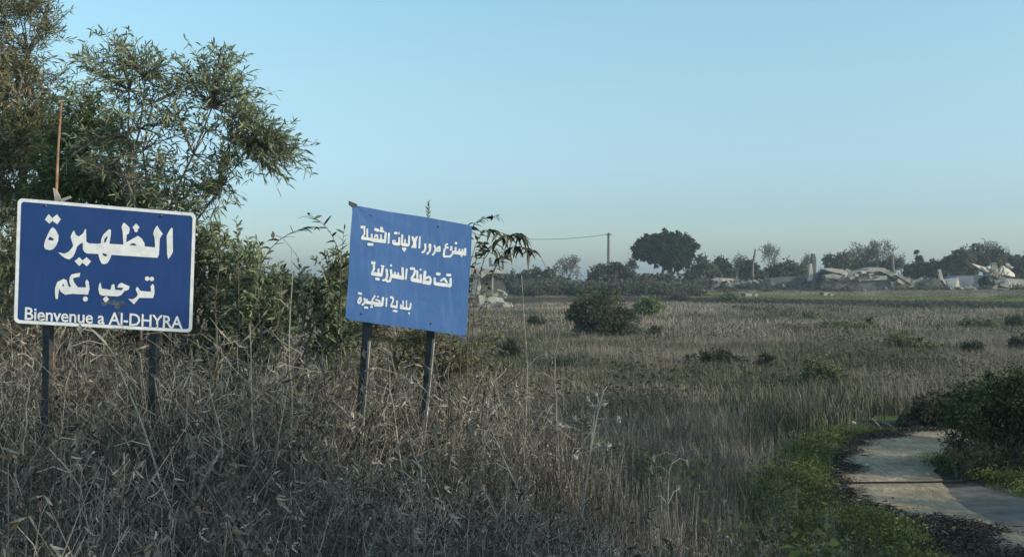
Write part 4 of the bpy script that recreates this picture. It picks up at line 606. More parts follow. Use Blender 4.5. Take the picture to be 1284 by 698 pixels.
mb = MB(); mb.slab([S2.p(.95, 1.0, -.004), S2.p(1.0, .985, -.004), S2.p(.995, 1.018, -.02), S2.p(.965, 1.022, -.012)], S2.n * -.006); mb.build('torn_corner', M['faded'], warn)
axr = (np.array([.93, -.36, 0]), np.array([.36, .93, 0]))
for (pt, pb) in (((470, 285, 11.20), (449, 575, 11.12)), ((549, 300, 11.46), (530, 575, 11.38))):
    t = at(*pt); b_ = at(*pb); d = (b_ - t) / (b_[2] - t[2]); b_ = t + d * (hz(b_[0], b_[1]) - .2 - t[2])
    post(MB(), t, b_, .085, .055, axr).build('post', M['steel'], warn)
for aa, bb_ in ((.16, .06), (.72, .06), (.13, .93), (.70, .93)):
    c = S2.p(aa, bb_, .006, bow2(aa, bb_)); MB().tube([c - S2.n * .006, c + S2.n * .006], [.011, .009], 6).build('bolt', M['bolt'], warn)
for bb in (.12, .86):
    mb = MB(); post(mb, S2.p(.06, bb, -.036), S2.p(.94, bb, -.036), .04, .03, (np.array([0, 0, 1.]), S2.n)); mb.build('cross_bar', M['steel'], warn)
# sunlight on each post's right edge, put in as a pale strip
for px0, py0, px1, py1, D in ((463, 428, 450, 600, 11.0), (544, 425, 528, 590, 11.28)):
    mb = MB(); a_, b_ = at(px0, py0, D), at(px1, py1, D); d = (b_ - a_) / (b_[2] - a_[2]); b_ = a_ + d * (hz(b_[0], b_[1]) - .1 - a_[2])
    post(mb, a_, b_, .022, .02, axr).build('edge_strip', M['pale_stem'], warn)

# ------------------------------------------------------------------ trees near the signs
def branch_path(g, a, b, sag=.1, n=6, wob=.05):
    t = np.linspace(0, 1, n)[:, None]; a = np.array(a); b = np.array(b); L = np.linalg.norm(b - a)
    mid = np.array([0, 0, 1.]) * L * sag
    P = a * (1 - t) + b * t + 4 * t * (1 - t) * mid * .5; P[1:-1] += g.normal(0, wob * L * .3, (n - 2, 3)); return P

def leafy_tree(name, label, cat, D, base_px, blobs_px, nleaf, L, W, m, seed, nbranch=40, trunk_r=.09, depth=1.0, droop=.25, group=None, sprig=True, ntrunk=3, n6=False, cs=.22, twr=.004, outdir=.8, shell=.3, wlin=False):
    """near tree: several stems from the base, branches reaching into the crown volume, leaves in sprigs along the twigs"""
    g = np.random.default_rng(seed); bx = (base_px - CX) / FPX * D; root = (bx, D, hz(bx, D))
    t = thing(name, label, cat, root, group)
    bl = []
    for b in blobs_px:
        px, py, rx, ry = b[:4]; w = b[4] if len(b) > 4 else 1; dd = D + (b[5] if len(b) > 5 else 0)
        c = at(px, py, dd); k = dd / FPX; w = w * 900 / (rx * ry) if wlin else w; bl.append((c[0], c[1], c[2], rx * k, min(depth, (rx + ry) / 2 * k * 1.1), ry * k, w))
    mbt = MB(); tips = []; forks = []
    top = np.mean([b[:3] for b in bl], 0)
    for i in range(ntrunk):
        e = np.array(bl[g.integers(0, len(bl))][:3]) * .6 + top * .4; P = branch_path(g, np.array(root) + [g.normal(0, .12), g.normal(0, .12), -.1], e, .15, 8, .045)
        mbt.tube(P, np.linspace(trunk_r, trunk_r * .3, 8), 6); forks += list(P[2:])
    mbt.build('trunk', M['bark'], t, smooth_=True)
    P, out, C = cloud_points(bl, nleaf, g, shell=shell, clumps=nbranch, cs=cs)
    mbb = MB(); forks = np.array(forks); fr_ = trunk_r * .35
    PL = []; DL = []
    per = max(6, nleaf // len(C))
    for c in C:
        low = forks[forks[:, 2] < c[2] + .2]; low = low if len(low) else forks
        f = low[np.argmin(np.linalg.norm(low - c, axis=1) + g.random(len(low)) * .3)]
        Pp = branch_path(g, f, c, .12, 6, .08); ln = np.linalg.norm(c - f); mbb.tube(Pp, np.linspace(min(fr_, .005 + ln * .007), twr, 6), 4, cap=False)
        # sprigs: short twigs fanning from the branch end, leaves set alternately along them
        ns = max(2, per // 14)
        for s in range(ns):
            o_ = Pp[g.integers(3, 6)]; d = (c - f) / (ln + 1e-6) * outdir + g.normal(0, .55, 3) + np.array([0, 0, .25]); d /= np.linalg.norm(d)
            sl = L * g.uniform(2.0, 4.4); k = np.linspace(0, 1, 5)[:, None]; Q = o_ + d * sl * k + np.array([0, 0, -1.]) * (k ** 2) * sl * .22
            if len(PL) < 3500: mbb.tube(Q, np.linspace(twr, twr * .4, 5), 3, cap=False)
            nl = per // ns; u = g.random((nl, 1)) ** .7; base_ = o_ + d * sl * u + np.array([0, 0, -1.]) * (u ** 2) * sl * .22
            dd = d * .8 + g.normal(0, .55, (nl, 3)); PL.append(base_); DL.append(dd)
    mbb.build('branches', M['bark'], t, kind='stuff')
    P = np.vstack(PL); Dv = np.vstack(DL); n = len(P)
    V, F = leaf_mesh(P, Dv, L * g.uniform(.6, 1.25, n), W * g.uniform(.7, 1.3, n), g, droop=droop, n6=n6)
    fast_obj('crown', V, F, m, t, kind='stuff'); return t

leafy_tree('acacia_tree', 'grey green tree with long narrow leaves and airy branches spreading right above the navy sign', 'tree', 13.0, 165,
    [(190, 90, 34, 22, 1.4), (146, 60, 9, 7, .35), (165, 82, 16, 11, .6), (112, 88, 11, 8, .45), (274, 92, 24, 16, 1.5), (235, 108, 36, 28, 1.6), (285, 122, 30, 22, 1.4), (305, 165, 26, 14, 1.1), (330, 178, 26, 12, 1.7), (352, 190, 14, 7, 1.3), (325, 196, 24, 9, 1.0), (295, 150, 26, 18, 1.0), (255, 165, 50, 30, .9), (205, 155, 55, 36, 1.6), (285, 205, 34, 18, 1.3),
     (262, 240, 34, 26, 1.6), (160, 115, 46, 34, 1.6), (190, 222, 55, 38, 2.0), (228, 270, 40, 34, 1.6), (140, 190, 46, 46, 1.8)], 9500, .118, .019, M['acacia'], 101, nbranch=480, trunk_r=.028, depth=.8, ntrunk=6, n6=True, shell=.15, wlin=True, cs=.34)
leafy_tree('feathery_tree', 'tall brownish green feathery tree filling the top left corner of the photo', 'tree', 15.0, 5,
    [(10, 20, 55, 50, 1), (50, 40, 30, 35, .8), (-30, 90, 80, 80, 1), (25, 110, 60, 60, 1.1), (15, 180, 70, 60, 1.1), (-40, 200, 90, 80, .8), (50, 160, 40, 60, .9), (20, 260, 70, 50, .9), (68, 22, 14, 14, .25), (-20, -40, 70, 50, .9)], 34000, .12, .016, M['feather'], 102, nbranch=520, trunk_r=.055, depth=1.6, ntrunk=5, droop=.1, cs=.2)
leafy_tree('olive_green_tree', 'bright green bushy tree between the feathery corner tree and the airy grey green tree', 'tree', 14.0, 105,
    [(100, 135, 32, 30, 1), (125, 175, 40, 50, 1.2), (80, 190, 40, 55, 1.2), (120, 235, 55, 45, 1.3), (60, 240, 50, 45, 1), (175, 250, 45, 35, 1)], 15000, .085, .022, M['brightgreen'], 103, nbranch=260, trunk_r=.06, depth=1.1, ntrunk=4)
leafy_tree('dark_bush', 'dense dark olive bush behind the lower right edge of the navy sign', 'bush', 13.6, 225,
    [(215, 330, 70, 60, 1), (265, 355, 50, 60, 1), (180, 400, 80, 60, 1), (280, 420, 60, 50, 1), (245, 300, 30, 40, .6)], 9000, .09, .022, M['olive'], 104, nbranch=200, trunk_r=.04, depth=1.0, ntrunk=6)
leafy_tree('dark_bush', 'dense olive bush behind the left half of the navy sign, reaching the photo edge', 'bush', 13.2, 30,
    [(10, 330, 60, 80, 1), (60, 330, 60, 80, 1), (120, 350, 70, 80, 1), (10, 430, 60, 50, 1), (100, 440, 70, 40, .8)], 9000, .09, .022, M['olive'], 105, nbranch=200, trunk_r=.04, depth=1.0, ntrunk=6)
leafy_tree('leafy_bush', 'green leafed bush in the gap between the two blue signs', 'bush', 13.2, 330,
    [(268, 300, 20, 36, .9), (300, 335, 28, 32, 1.), (428, 345, 18, 26, .7), (340, 365, 36, 34, 1), (405, 362, 32, 30, 1), (320, 375, 45, 50, 1.), (350, 405, 60, 40, 1), (415, 385, 36, 50, .9), (300, 430, 50, 40, 1), (420, 430, 40, 30, 1)], 10500, .10, .026, M['acacia'], 106, nbranch=120, trunk_r=.03, depth=.9, ntrunk=7, n6=True)
leafy_tree('leafy_bush', 'low dark green bush behind the two posts of the faded blue notice board', 'bush', 13.4, 500,
    [(470, 420, 40, 40, 1), (520, 435, 45, 32, 1), (590, 440, 45, 24, .7), (560, 455, 60, 24, .8)], 3600, .09, .022, M['olive'], 107, nbranch=110, trunk_r=.03, depth=.8, ntrunk=7)

# leafy canes -------------------------------------------------------------------
def cane(label, D, pts, nl, L, W, seed, m='cane_leaf', r=.010, up=.7, group='leafy canes beside the blue signs', droop=.3, name='leafy_cane', frm=.30, stem='bark'):
    g = np.random.default_rng(seed); P = np.array([at(px, py, D) for px, py in pts])
    root = (P[0][0], D, hz(P[0][0], D)); P = np.vstack([[root[0], root[1], root[2] - .05], P])
    # smooth the stem
    tt = np.linspace(0, len(P) - 1, 14); S_ = np.stack([np.interp(tt, range(len(P)), P[:, k]) for k in range(3)], 1)
    for _ in range(2): S_[1:-1] = (S_[:-2] + 2 * S_[1:-1] + S_[2:]) / 4
    S_[1:-1, 1] += g.normal(0, .01, 12)
    t = thing(name, label, 'plant', root, group)
    MB().tube(S_, np.linspace(r, r * .3, 14), 5).build('stem', M[stem], t, smooth_=True)
    protos = []
    for i in range(nl):
        u = frm + (1 - frm) * (i + .5) / nl; k = u * 13; j = min(12, int(k)); p = S_[j] + (S_[j + 1] - S_[j]) * (k - j); tg = S_[j + 1] - S_[j]; tg /= np.linalg.norm(tg)
        a = i * 2.4 + g.uniform(-.4, .4); side = np.array([math.cos(a), math.sin(a) * .8, 0]); d = tg * up * g.uniform(.6, 1.2) + side * g.uniform(.5, 1.0); d /= np.linalg.norm(d)
        ll = L * g.uniform(.6, 1.2) * (1 - .3 * u); w = W * g.uniform(.7, 1.2); sd_ = np.cross(d, [0, 0, 1.] + g.normal(0, .5, 3)); sd_ /= np.linalg.norm(sd_)
        q = np.linspace(0, 1, 5); mid = p + d * ll * q[:, None] + np.array([0, 0, -1.]) * (q ** 2)[:, None] * ll * droop * g.uniform(.3, 1.6)
        ww = w * np.array([.25, .5, .45, .3, .0]); V = [mid[0]]; 
        V = np.vstack([mid + sd_ * ww[:, None] + [0, 0, .0], mid - sd_ * ww[:, None], mid[:, :] - np.array([0, 0, .25]) * ww[:, None]])
        F = [(k_, k_ + 1, 10 + k_ + 1, 10 + k_) for k_ in range(4)] + [(10 + k_, 10 + k_ + 1, 5 + k_ + 1, 5 + k_) for k_ in range(4)]
        mm = M[m] if g.random() > .12 else M['cane_dry']
        MB().add(V, F).build('leaf', mm, t)
    return t
canes = [
 ('leafy cane arching right with its tip at the sky halfway between the signs', 12.2, [(330, 430), (318, 340), (345, 300), (385, 283), (400, 285)], 14, .26, .03, .5),
 ('upright cane with short upswept leaves just right of the navy sign', 12.0, [(300, 430), (299, 340), (296, 272)], 20, .17, .022, 1.0),
 ('arching cane nearest the faded board with sparse dark leaves at its drooping tip', 11.7, [(420, 430), (432, 330), (412, 283), (385, 268)], 13, .24, .03, .4),
 ('dry topped cane leaning left against the left edge of the faded board', 11.9, [(428, 430), (426, 340), (432, 285)], 16, .20, .026, .7),
 ('short broad leaved cane in front of the far hedge, left of the faded board', 11.6, [(385, 450), (378, 370), (374, 322)], 14, .24, .034, .8),
 ('dense leafed cane rising below the sky gap right of the navy sign', 12.3, [(345, 440), (352, 370), (356, 335)], 16, .22, .032, .8),
 ('slim cane with pale leaves touching the navy sign on its right side', 11.4, [(272, 450), (270, 360), (282, 300)], 16, .20, .026, .8),
 ('low leafy cane standing midway between the signs, under the arching ones', 11.3, [(330, 470), (328, 400), (336, 355)], 14, .22, .032, .8),
 ('low leafy cane at the foot of the faded board, left of its posts', 11.3, [(408, 480), (404, 400), (400, 350)], 14, .22, .032, .8),
]
for i, (lb, D, pts, nl, L, W, up) in enumerate(canes): cane(lb, D, pts, int(nl * 1.5), L * .9, W, 200 + i, up=up, r=.008)
# the plant with long hanging dark leaves beside the faded board
DR = 'drooping plants behind the right edge of the faded board'
cane('plant with curled dark leaves hanging above the right corner of the faded board', 12.6, [(560, 440), (580, 320), (592, 276), (625, 270)], 26, .16, .045, 301, m='darkleaf', droop=.8, up=.6, group=DR, name='drooping_plant', frm=.62, stem='bark', r=.008)
cane('plant with the longest hanging dark leaves, arching right over the ruined house', 12.4, [(590, 440), (598, 330), (625, 300), (648, 291), (655, 294)], 36, .22, .052, 302, m='darkleaf', droop=1.1, up=.15, group=DR, name='drooping_plant', frm=.5, stem='bark', r=.008)
cane('outermost drooping plant whose tip points right over the field hedge', 12.5, [(602, 450), (612, 350), (634, 308), (655, 308), (676, 318)], 26, .19, .048, 303, m='darkleaf', droop=1.0, up=.4, group=DR, name='drooping_plant', frm=.5, stem='bark', r=.007)
cane('low bushy dark shoot hugging the right edge of the faded board', 12.0, [(585, 450), (590, 370), (597, 320), (606, 305)], 30, .15, .042, 305, m='darkleaf', droop=.6, up=.5, group=DR, name='drooping_plant', frm=.45, stem='bark', r=.007)
cane('short drooping plant in front of the far hedge, left of the outermost one', 12.3, [(600, 450), (606, 380), (622, 325), (640, 318)], 22, .17, .04, 306, m='darkleaf', droop=.9, up=.4, group=DR, name='drooping_plant', frm=.45, stem='bark', r=.006)
cane('uppermost drooping plant curling at the corner of the faded board', 12.1, [(575, 440), (586, 340), (600, 290), (616, 286), (640, 296)], 24, .15, .038, 307, m='darkleaf', droop=.7, up=.7, group=DR, name='drooping_plant', frm=.55, stem='bark', r=.006)
cane('small dark spiky shoot peeking over the top edge of the faded board', 12.2, [(536, 400), (536, 300), (537, 254)], 14, .07, .02, 304, m='darkleaf', droop=.1, up=1.2, group=DR, name='dark_shoot', frm=.86, stem='bark', r=.008)

# tall single dry stalks ------------------------------------------------------------
def stalk(label, D, pts, seed, nb=5, r=.008, heads=0, hd='stone'):
    g = np.random.default_rng(seed); P = np.array([at(px, py, D) for px, py in pts]); root = (P[0][0], D, hz(P[0][0], D))
    P = np.vstack([[root[0], root[1], root[2] - .05], P]); tt = np.linspace(0, len(P) - 1, 12); S_ = np.stack([np.interp(tt, range(len(P)), P[:, k]) for k in range(3)], 1)
    S_[1:-1] += g.normal(0, .008, (10, 3)); t = thing('dry_stalk', label, 'plant', root, 'tall dry stalks standing out of the weeds')
    MB().tube(S_, np.linspace(r, r * .45, 12), 5).build('stem', M['pale_stem'], t)
    for i in range(nb):
        j = g.integers(5, 12); a = g.choice([0, math.pi]) + g.normal(0, .5); L = g.uniform(.08, .3); d = np.array([math.cos(a), math.sin(a), g.uniform(0, .9)]) * L
        e = S_[j] + d; Q = np.array([S_[j], S_[j] + d * .5 + [0, 0, .02], e + [0, 0, -.04]]); b_ = MB().tube(Q, [r * .5, r * .4, r * .3], 4).build('side_twig', M['pale_stem'], t)
        if g.random() < .8:
            w = .02; MB().add([e, e + [w, 0, -.03], e + [.01, .01, -.10], e + [-w, 0, -.05]], [(0, 1, 2, 3)]).build('dry_leaf', M['cane_dry'], t)
    return t
for i, (lb, D, pts, nb, r) in enumerate([
 ('tallest dry stalk between the signs, its bare top against the far hedge', 10.6, [(366, 560), (364, 450), (366, 312)], 4, .009),
 ('dry stalk with a pale knot, just right of the navy sign bottom corner', 9.6, [(318, 560), (314, 470), (313, 405)], 5, .010),
 ('crooked dry stalk leaning right under the navy sign', 8.4, [(215, 640), (180, 540), (140, 440), (118, 415)], 6, .010),
 ('upright dry stalk with curled leaves below the left post of the navy sign', 8.8, [(28, 560), (35, 480), (42, 452)], 7, .009),
 ('forked dry stalk left of the left post of the faded board', 9.0, [(268, 640), (280, 560), (262, 480)], 6, .009),
 ('slim dry stalk right of the faded board, crossing the far hedge', 11.5, [(658, 560), (660, 450), (654, 345)], 4, .006),
 ('slim dry stalk with a dark drooping leaf tip, left of the dark field bush', 11.0, [(700, 560), (694, 470), (702, 412)], 4, .006),
 ('bent dry stalk in the weeds under the right post of the faded board', 9.2, [(660, 640), (625, 560), (600, 500)], 6, .008),
 ('leaning dry stalk between the posts of the faded board', 10.2, [(505, 600), (490, 500), (486, 440)], 5, .007),
 ('thin dry stalk at the lower middle of the weeds', 8.0, [(520, 690), (530, 600), (512, 540)], 6, .008),
 ('thin pale dry stalk right of the thistle', 10.0, [(840, 690), (838, 600), (852, 560)], 5, .006),
 ('dry stalk bent over at the bottom left of the weeds', 7.4, [(120, 690), (95, 600), (60, 560)], 6, .008)]):
    stalk(lb, D, pts, 400 + i, nb, r)

# thistle ---------------------------------------------------------------------------
D = 10.0; g = np.random.default_rng(77); st_ = [(724, 700), (733, 620), (741, 560), (750, 515), (757, 490)]
P = np.array([at(a, b, D) for a, b in st_]); root = (P[0][0], D, hz(P[0][0], D))
th = thing('thistle', 'tall dead thistle with pale fluffy seed heads in front of the field', 'plant', root)
MB().tube(np.vstack([[root[0], root[1], root[2] - .05], P]), [.011, .011, .010, .009, .007, .004], 5).build('stem', M['pale_stem'], th)
for i, (a, b, c, d) in enumerate([(757, 490, 765, 484), (752, 508, 747, 494), (750, 515, 738, 503), (752, 510, 768, 500), (752, 510, 758, 508), (745, 540, 720, 525), (745, 540, 735, 530), (748, 525, 775, 527), (741, 562, 762, 559), (741, 562, 772, 562), (737, 590, 748, 512), (741, 565, 722, 574)]):
    q0, q1 = at(a, b, D), at(c, d, D) + [0, g.normal(0, .05), 0]; br = MB().tube([q0, (q0 + q1) / 2 + [0, 0, .015], q1], [.005, .004, .003], 4).build('branch', M['pale_stem'], th)
    h = MB(); h.ball(q1, .021, seed=i, rough=.25, nu=7, nv=4)
    for k in range(9):
        dd = g.normal(size=3); dd[2] = abs(dd[2]) + .3; dd /= np.linalg.norm(dd); s_ = np.cross(dd, g.normal(size=3)); s_ /= np.linalg.norm(s_); h.add([q1, q1 + dd * .035 + s_ * .009, q1 + dd * .058, q1 + dd * .035 - s_ * .006], [(0, 1, 2, 3)])
    hh = h.build('seed_head', M['conc_pale'] if i % 3 else M['bark'], th)

# ------------------------------------------------------------------ big bush right of the track, and field bushes
def blob_bush(name, label, cat, D, px, blobs, n, L, W, m, seed, group=None, stems=10, depth=None, twig=M['bark'], cs=.3, shell=.35, sr=.02, mb_low=0):
    g = np.random.default_rng(seed); bx = (px - CX) / FPX * D; root = (bx, D, hz(bx, D)); t = thing(name, label, cat, root, group); bl = []
    for b in blobs:
        c = at(b[0], b[1], D + (b[5] if len(b) > 5 else 0)); k = D / FPX; bl.append((c[0], c[1], c[2], b[2] * k, depth or (b[2] + b[3]) / 2 * k, b[3] * k, b[4] if len(b) > 4 else 1))
    P, out, C = cloud_points(bl, n, g, shell=shell, cs=cs); ok = P[:, 2] > root[2] + .02; P, out = P[ok], out[ok]
    mb = MB()
    for i in range(stems):
        c = C[g.integers(0, len(C))]; mb.tube(branch_path(g, np.array(root) + [g.normal(0, .1) * (D / 15), g.normal(0, .1), -.05], c, .1, 5, .1), np.linspace(sr, sr * .3, 5), 4, cap=False)
    mb.build('trunk' if cat == 'tree' else 'stems', twig, t)
    Dv = out / (np.linalg.norm(out, axis=1)[:, None] + 1e-6) * .6 + g.normal(0, .7, P.shape); Dv[:, 2] += .2
    V, F = leaf_mesh(P, Dv, L * g.uniform(.6, 1.3, len(P)), W * g.uniform(.7, 1.3, len(P)), g)
    fast_obj('crown' if cat == 'tree' else 'foliage', V, F, m, t, kind='stuff'); return t
blob_bush('roadside_bush', 'large green bush with dark woody base on the right edge beside the dirt track', 'bush', 17.2, 1252,
    [(1245, 498, 48, 30, 1), (1290, 500, 50, 44, 1), (1210, 520, 30, 30, .9), (1198, 540, 18, 22, .5), (1262, 535, 50, 34, .9), (1320, 520, 50, 60, 1), (1250, 475, 30, 12, .4), (1205, 505, 18, 14, .3)], 17000, .085, .028, M['roadgreen'], 501, stems=26, depth=.9, sr=.022)
blob_bush('dry_bush', 'bare brown twiggy bush at the foot of the large green roadside bush', 'bush', 16.6, 1215,
    [(1210, 560, 28, 28, 1), (1240, 580, 40, 22, 1), (1275, 585, 40, 22, 1), (1195, 585, 16, 14, .5)], 3600, .07, .014, M['darkshrub'], 502, stems=60, depth=.6, sr=.009)
blob_bush('roadside_bush', 'low dark bush behind the far bend of the dirt track', 'bush', 22.5, 1175,
    [(1172, 505, 24, 16, 1), (1195, 520, 22, 16, 1), (1160, 522, 18, 12, .8), (1140, 528, 26, 10, .6)], 3600, .09, .03, M['darkshrub'], 503, stems=14, depth=.7)
FB = 'low bushes scattered over the dry field'
fieldb = [
 ('big_field_bush', 'large dark bush in the middle of the field, left of a yellow green one', 46, 757, [(752, 392, 36, 24, 1.2), (780, 404, 24, 18, 1), (735, 400, 20, 20, 1), (764, 412, 34, 14, .8), (742, 380, 24, 14, .7), (765, 374, 20, 10, .5), (718, 388, 10, 10, .3), (800, 418, 14, 8, .4)], 10000, .17, .05, 'fieldolive'),
 ('field_bush', 'small rounded yellow green bush right of the large dark field bush', 60, 815, [(815, 384, 17, 11, 1), (806, 389, 14, 9, .8)], 2400, .17, .07, 'brightgreen'),
 ('field_bush', 'wide low grass clump left of the large dark field bush', 58, 671, [(671, 408, 11, 6, 1)], 900, .17, .05, 'darkshrub'),
 ('field_bush', 'tiny bush below the yellow green bush', 56, 822, [(822, 420, 10, 5, 1)], 700, .15, .05, 'darkshrub'),
 ('field_bush', 'low dark clump just right of the faded board foot', 40, 640, [(638, 443, 16, 9, 1)], 1200, .13, .04, 'darkshrub'),
 ('field_bush', 'long low green clump in mid field, above the track bend', 48, 1058, [(1045, 413, 20, 6, 1), (1072, 414, 18, 6, 1)], 1600, .16, .05, 'olive'),
 ('field_bush', 'wide bush with feathery right end, below the long green clump', 40, 1140, [(1128, 434, 18, 9, 1), (1150, 437, 16, 8, 1), (1172, 440, 12, 5, .6)], 2200, .14, .04, 'olive'),
 ('field_bush', 'long low bush at right, under the collapsed white building', 58, 1228, [(1220, 406, 16, 5, 1), (1240, 408, 14, 5, 1)], 1400, .17, .05, 'olive'),
 ('field_bush', 'small round bush at right, above the big roadside bush', 38, 1221, [(1221, 441, 13, 7, 1)], 1100, .12, .04, 'darkshrub'),
 ('field_bush', 'dark bush cut by the right photo edge, above the big roadside bush', 38, 1275, [(1277, 436, 12, 9, 1)], 1100, .12, .04, 'darkshrub'),
 ('field_bush', 'low dark clump cut by the right edge just below the bank', 62, 1275, [(1276, 406, 14, 5, 1)], 900, .17, .05, 'darkshrub'),
 ('field_bush', 'small dark clump in mid field, between thistle and track bend', 33, 963, [(961, 458, 12, 7, 1)], 900, .11, .035, 'darkshrub'),
 ('field_bush', 'wide low dark green clump in mid field, left of the dark pair', 32, 905, [(898, 450, 24, 7, 1), (870, 455, 16, 5, .5)], 1400, .11, .03, 'darkshrub'),
 ('field_bush', 'taller dark green clump just left above the track bend', 27, 1035, [(1025, 468, 20, 13, 1), (1048, 478, 14, 10, 1)], 2000, .10, .03, 'olive'),
 ('field_bush', 'pale olive clump below the ruined walls in the far field', 70, 1016, [(1016, 398, 13, 4, 1)], 700, .18, .05, 'olive'),
 ('field_bush', 'low olive clump by the left part of the field, near the drooping plants', 36, 700, [(705, 462, 26, 6, 1)], 1100, .11, .03, 'darkshrub'),
 ('field_bush', 'dim olive clump left of the wide feathery bush', 42, 1085, [(1088, 408, 12, 5, 1), (1100, 412, 12, 4, .6)], 800, .14, .04, 'olive'),
]
for i, (nm, lb, D, px, bl, n, L, W, m) in enumerate(fieldb):
    # keep each bush on the ground: choose its distance so that its foot meets the field
    if i > 1: bl = [(b[0], b[1] - b[3] * .5, b[2] * 1.1, b[3] * 1.5, *b[4:]) for b in bl]; n = int(n * 1.3)
    foot = max(b[1] + b[3] for b in bl); Dg = (EYE - .15) * FPX / (foot - CY); blob_bush(nm, lb, 'bush', Dg, px, bl, n, L * Dg / D, W * Dg / D, M[m], 520 + i, FB, stems=8, depth=None)

# ------------------------------------------------------------------ far trees
def far_tree(name, label, D, px, blobs, n, m, seed, L=.55, W=.3, group='trees behind the field', cat='tree', ntr=3, tr=.16, depth=None, cs=.28):
    t = blob_bush(name, label, cat, D, px, blobs, n, L, W, M[m], seed, group, stems=ntr, depth=depth, sr=tr, cs=cs); return t
def bare_tree(name, label, D, px, top, wpx, seed, m='bare', leaf=0, group='trees behind the field'):
    g = np.random.default_rng(seed); bx = (px - CX) / FPX * D; z0 = hz(bx, D); H = EYE - (top - CY) / FPX * D - z0; Wd = wpx / FPX * D
    t = thing(name, label, 'tree', (bx, D, z0), group); mbt = MB(); mbb = MB(); tips = []
    mbt.tube(branch_path(g, (bx, D, z0 - .2), (bx + g.normal(0, .2), D, z0 + H * .45), 0, 5, .05), np.linspace(.16, .09, 5), 5); mbt.build('trunk', M['bare'], t)
    def grow(p, d, L, r, lv):
        e = p + d * L; mbb.tube([p, (p + e) / 2 + g.normal(0, L * .05, 3), e], [r, r * .8, r * .55], 3, cap=False)
        if lv == 0: tips.append(e); return
        for _ in range(int(g.integers(3, 5))):
            q = d + g.normal(0, .55, 3) * np.array([1, 1, .7]); q[2] += .18; q /= np.linalg.norm(q); grow(p + d * L * g.uniform(.55, 1), q, L * g.uniform(.6, .8), r * .6, lv - 1)
    for i in range(6):
        a = i * 1.05 + g.uniform(0, .5); d = np.array([math.cos(a) * Wd / H * 1.0, math.sin(a) * Wd / H, .85]); d /= np.linalg.norm(d); grow(np.array([bx, D, z0 + H * g.uniform(.2, .42)]), d, H * .25, .07, 4)
    V = np.vstack(mbb.v); c = np.array([bx, D, z0]); V = (V - c); s = H / V[:, 2].max(); sx = (Wd / 2) / np.percentile(np.abs(V[:, 0]), 98); V[:, 2] *= s; V[:, 0] *= sx; V[:, 1] *= sx
    mbb.v = [V + c]; mbb.build('branches', M[m], t, kind='stuff')
    if leaf:
        Tp = (np.array(tips) - c) * [sx, sx, s] + c; k = g.integers(0, len(Tp), leaf); Pn = Tp[k] + g.normal(0, .22, (leaf, 3)); Vv, F = leaf_mesh(Pn, g.normal(size=(leaf, 3)), .28, .16, g); fast_obj('crown', Vv, F, M['farolive'], t, kind='stuff')
    return t

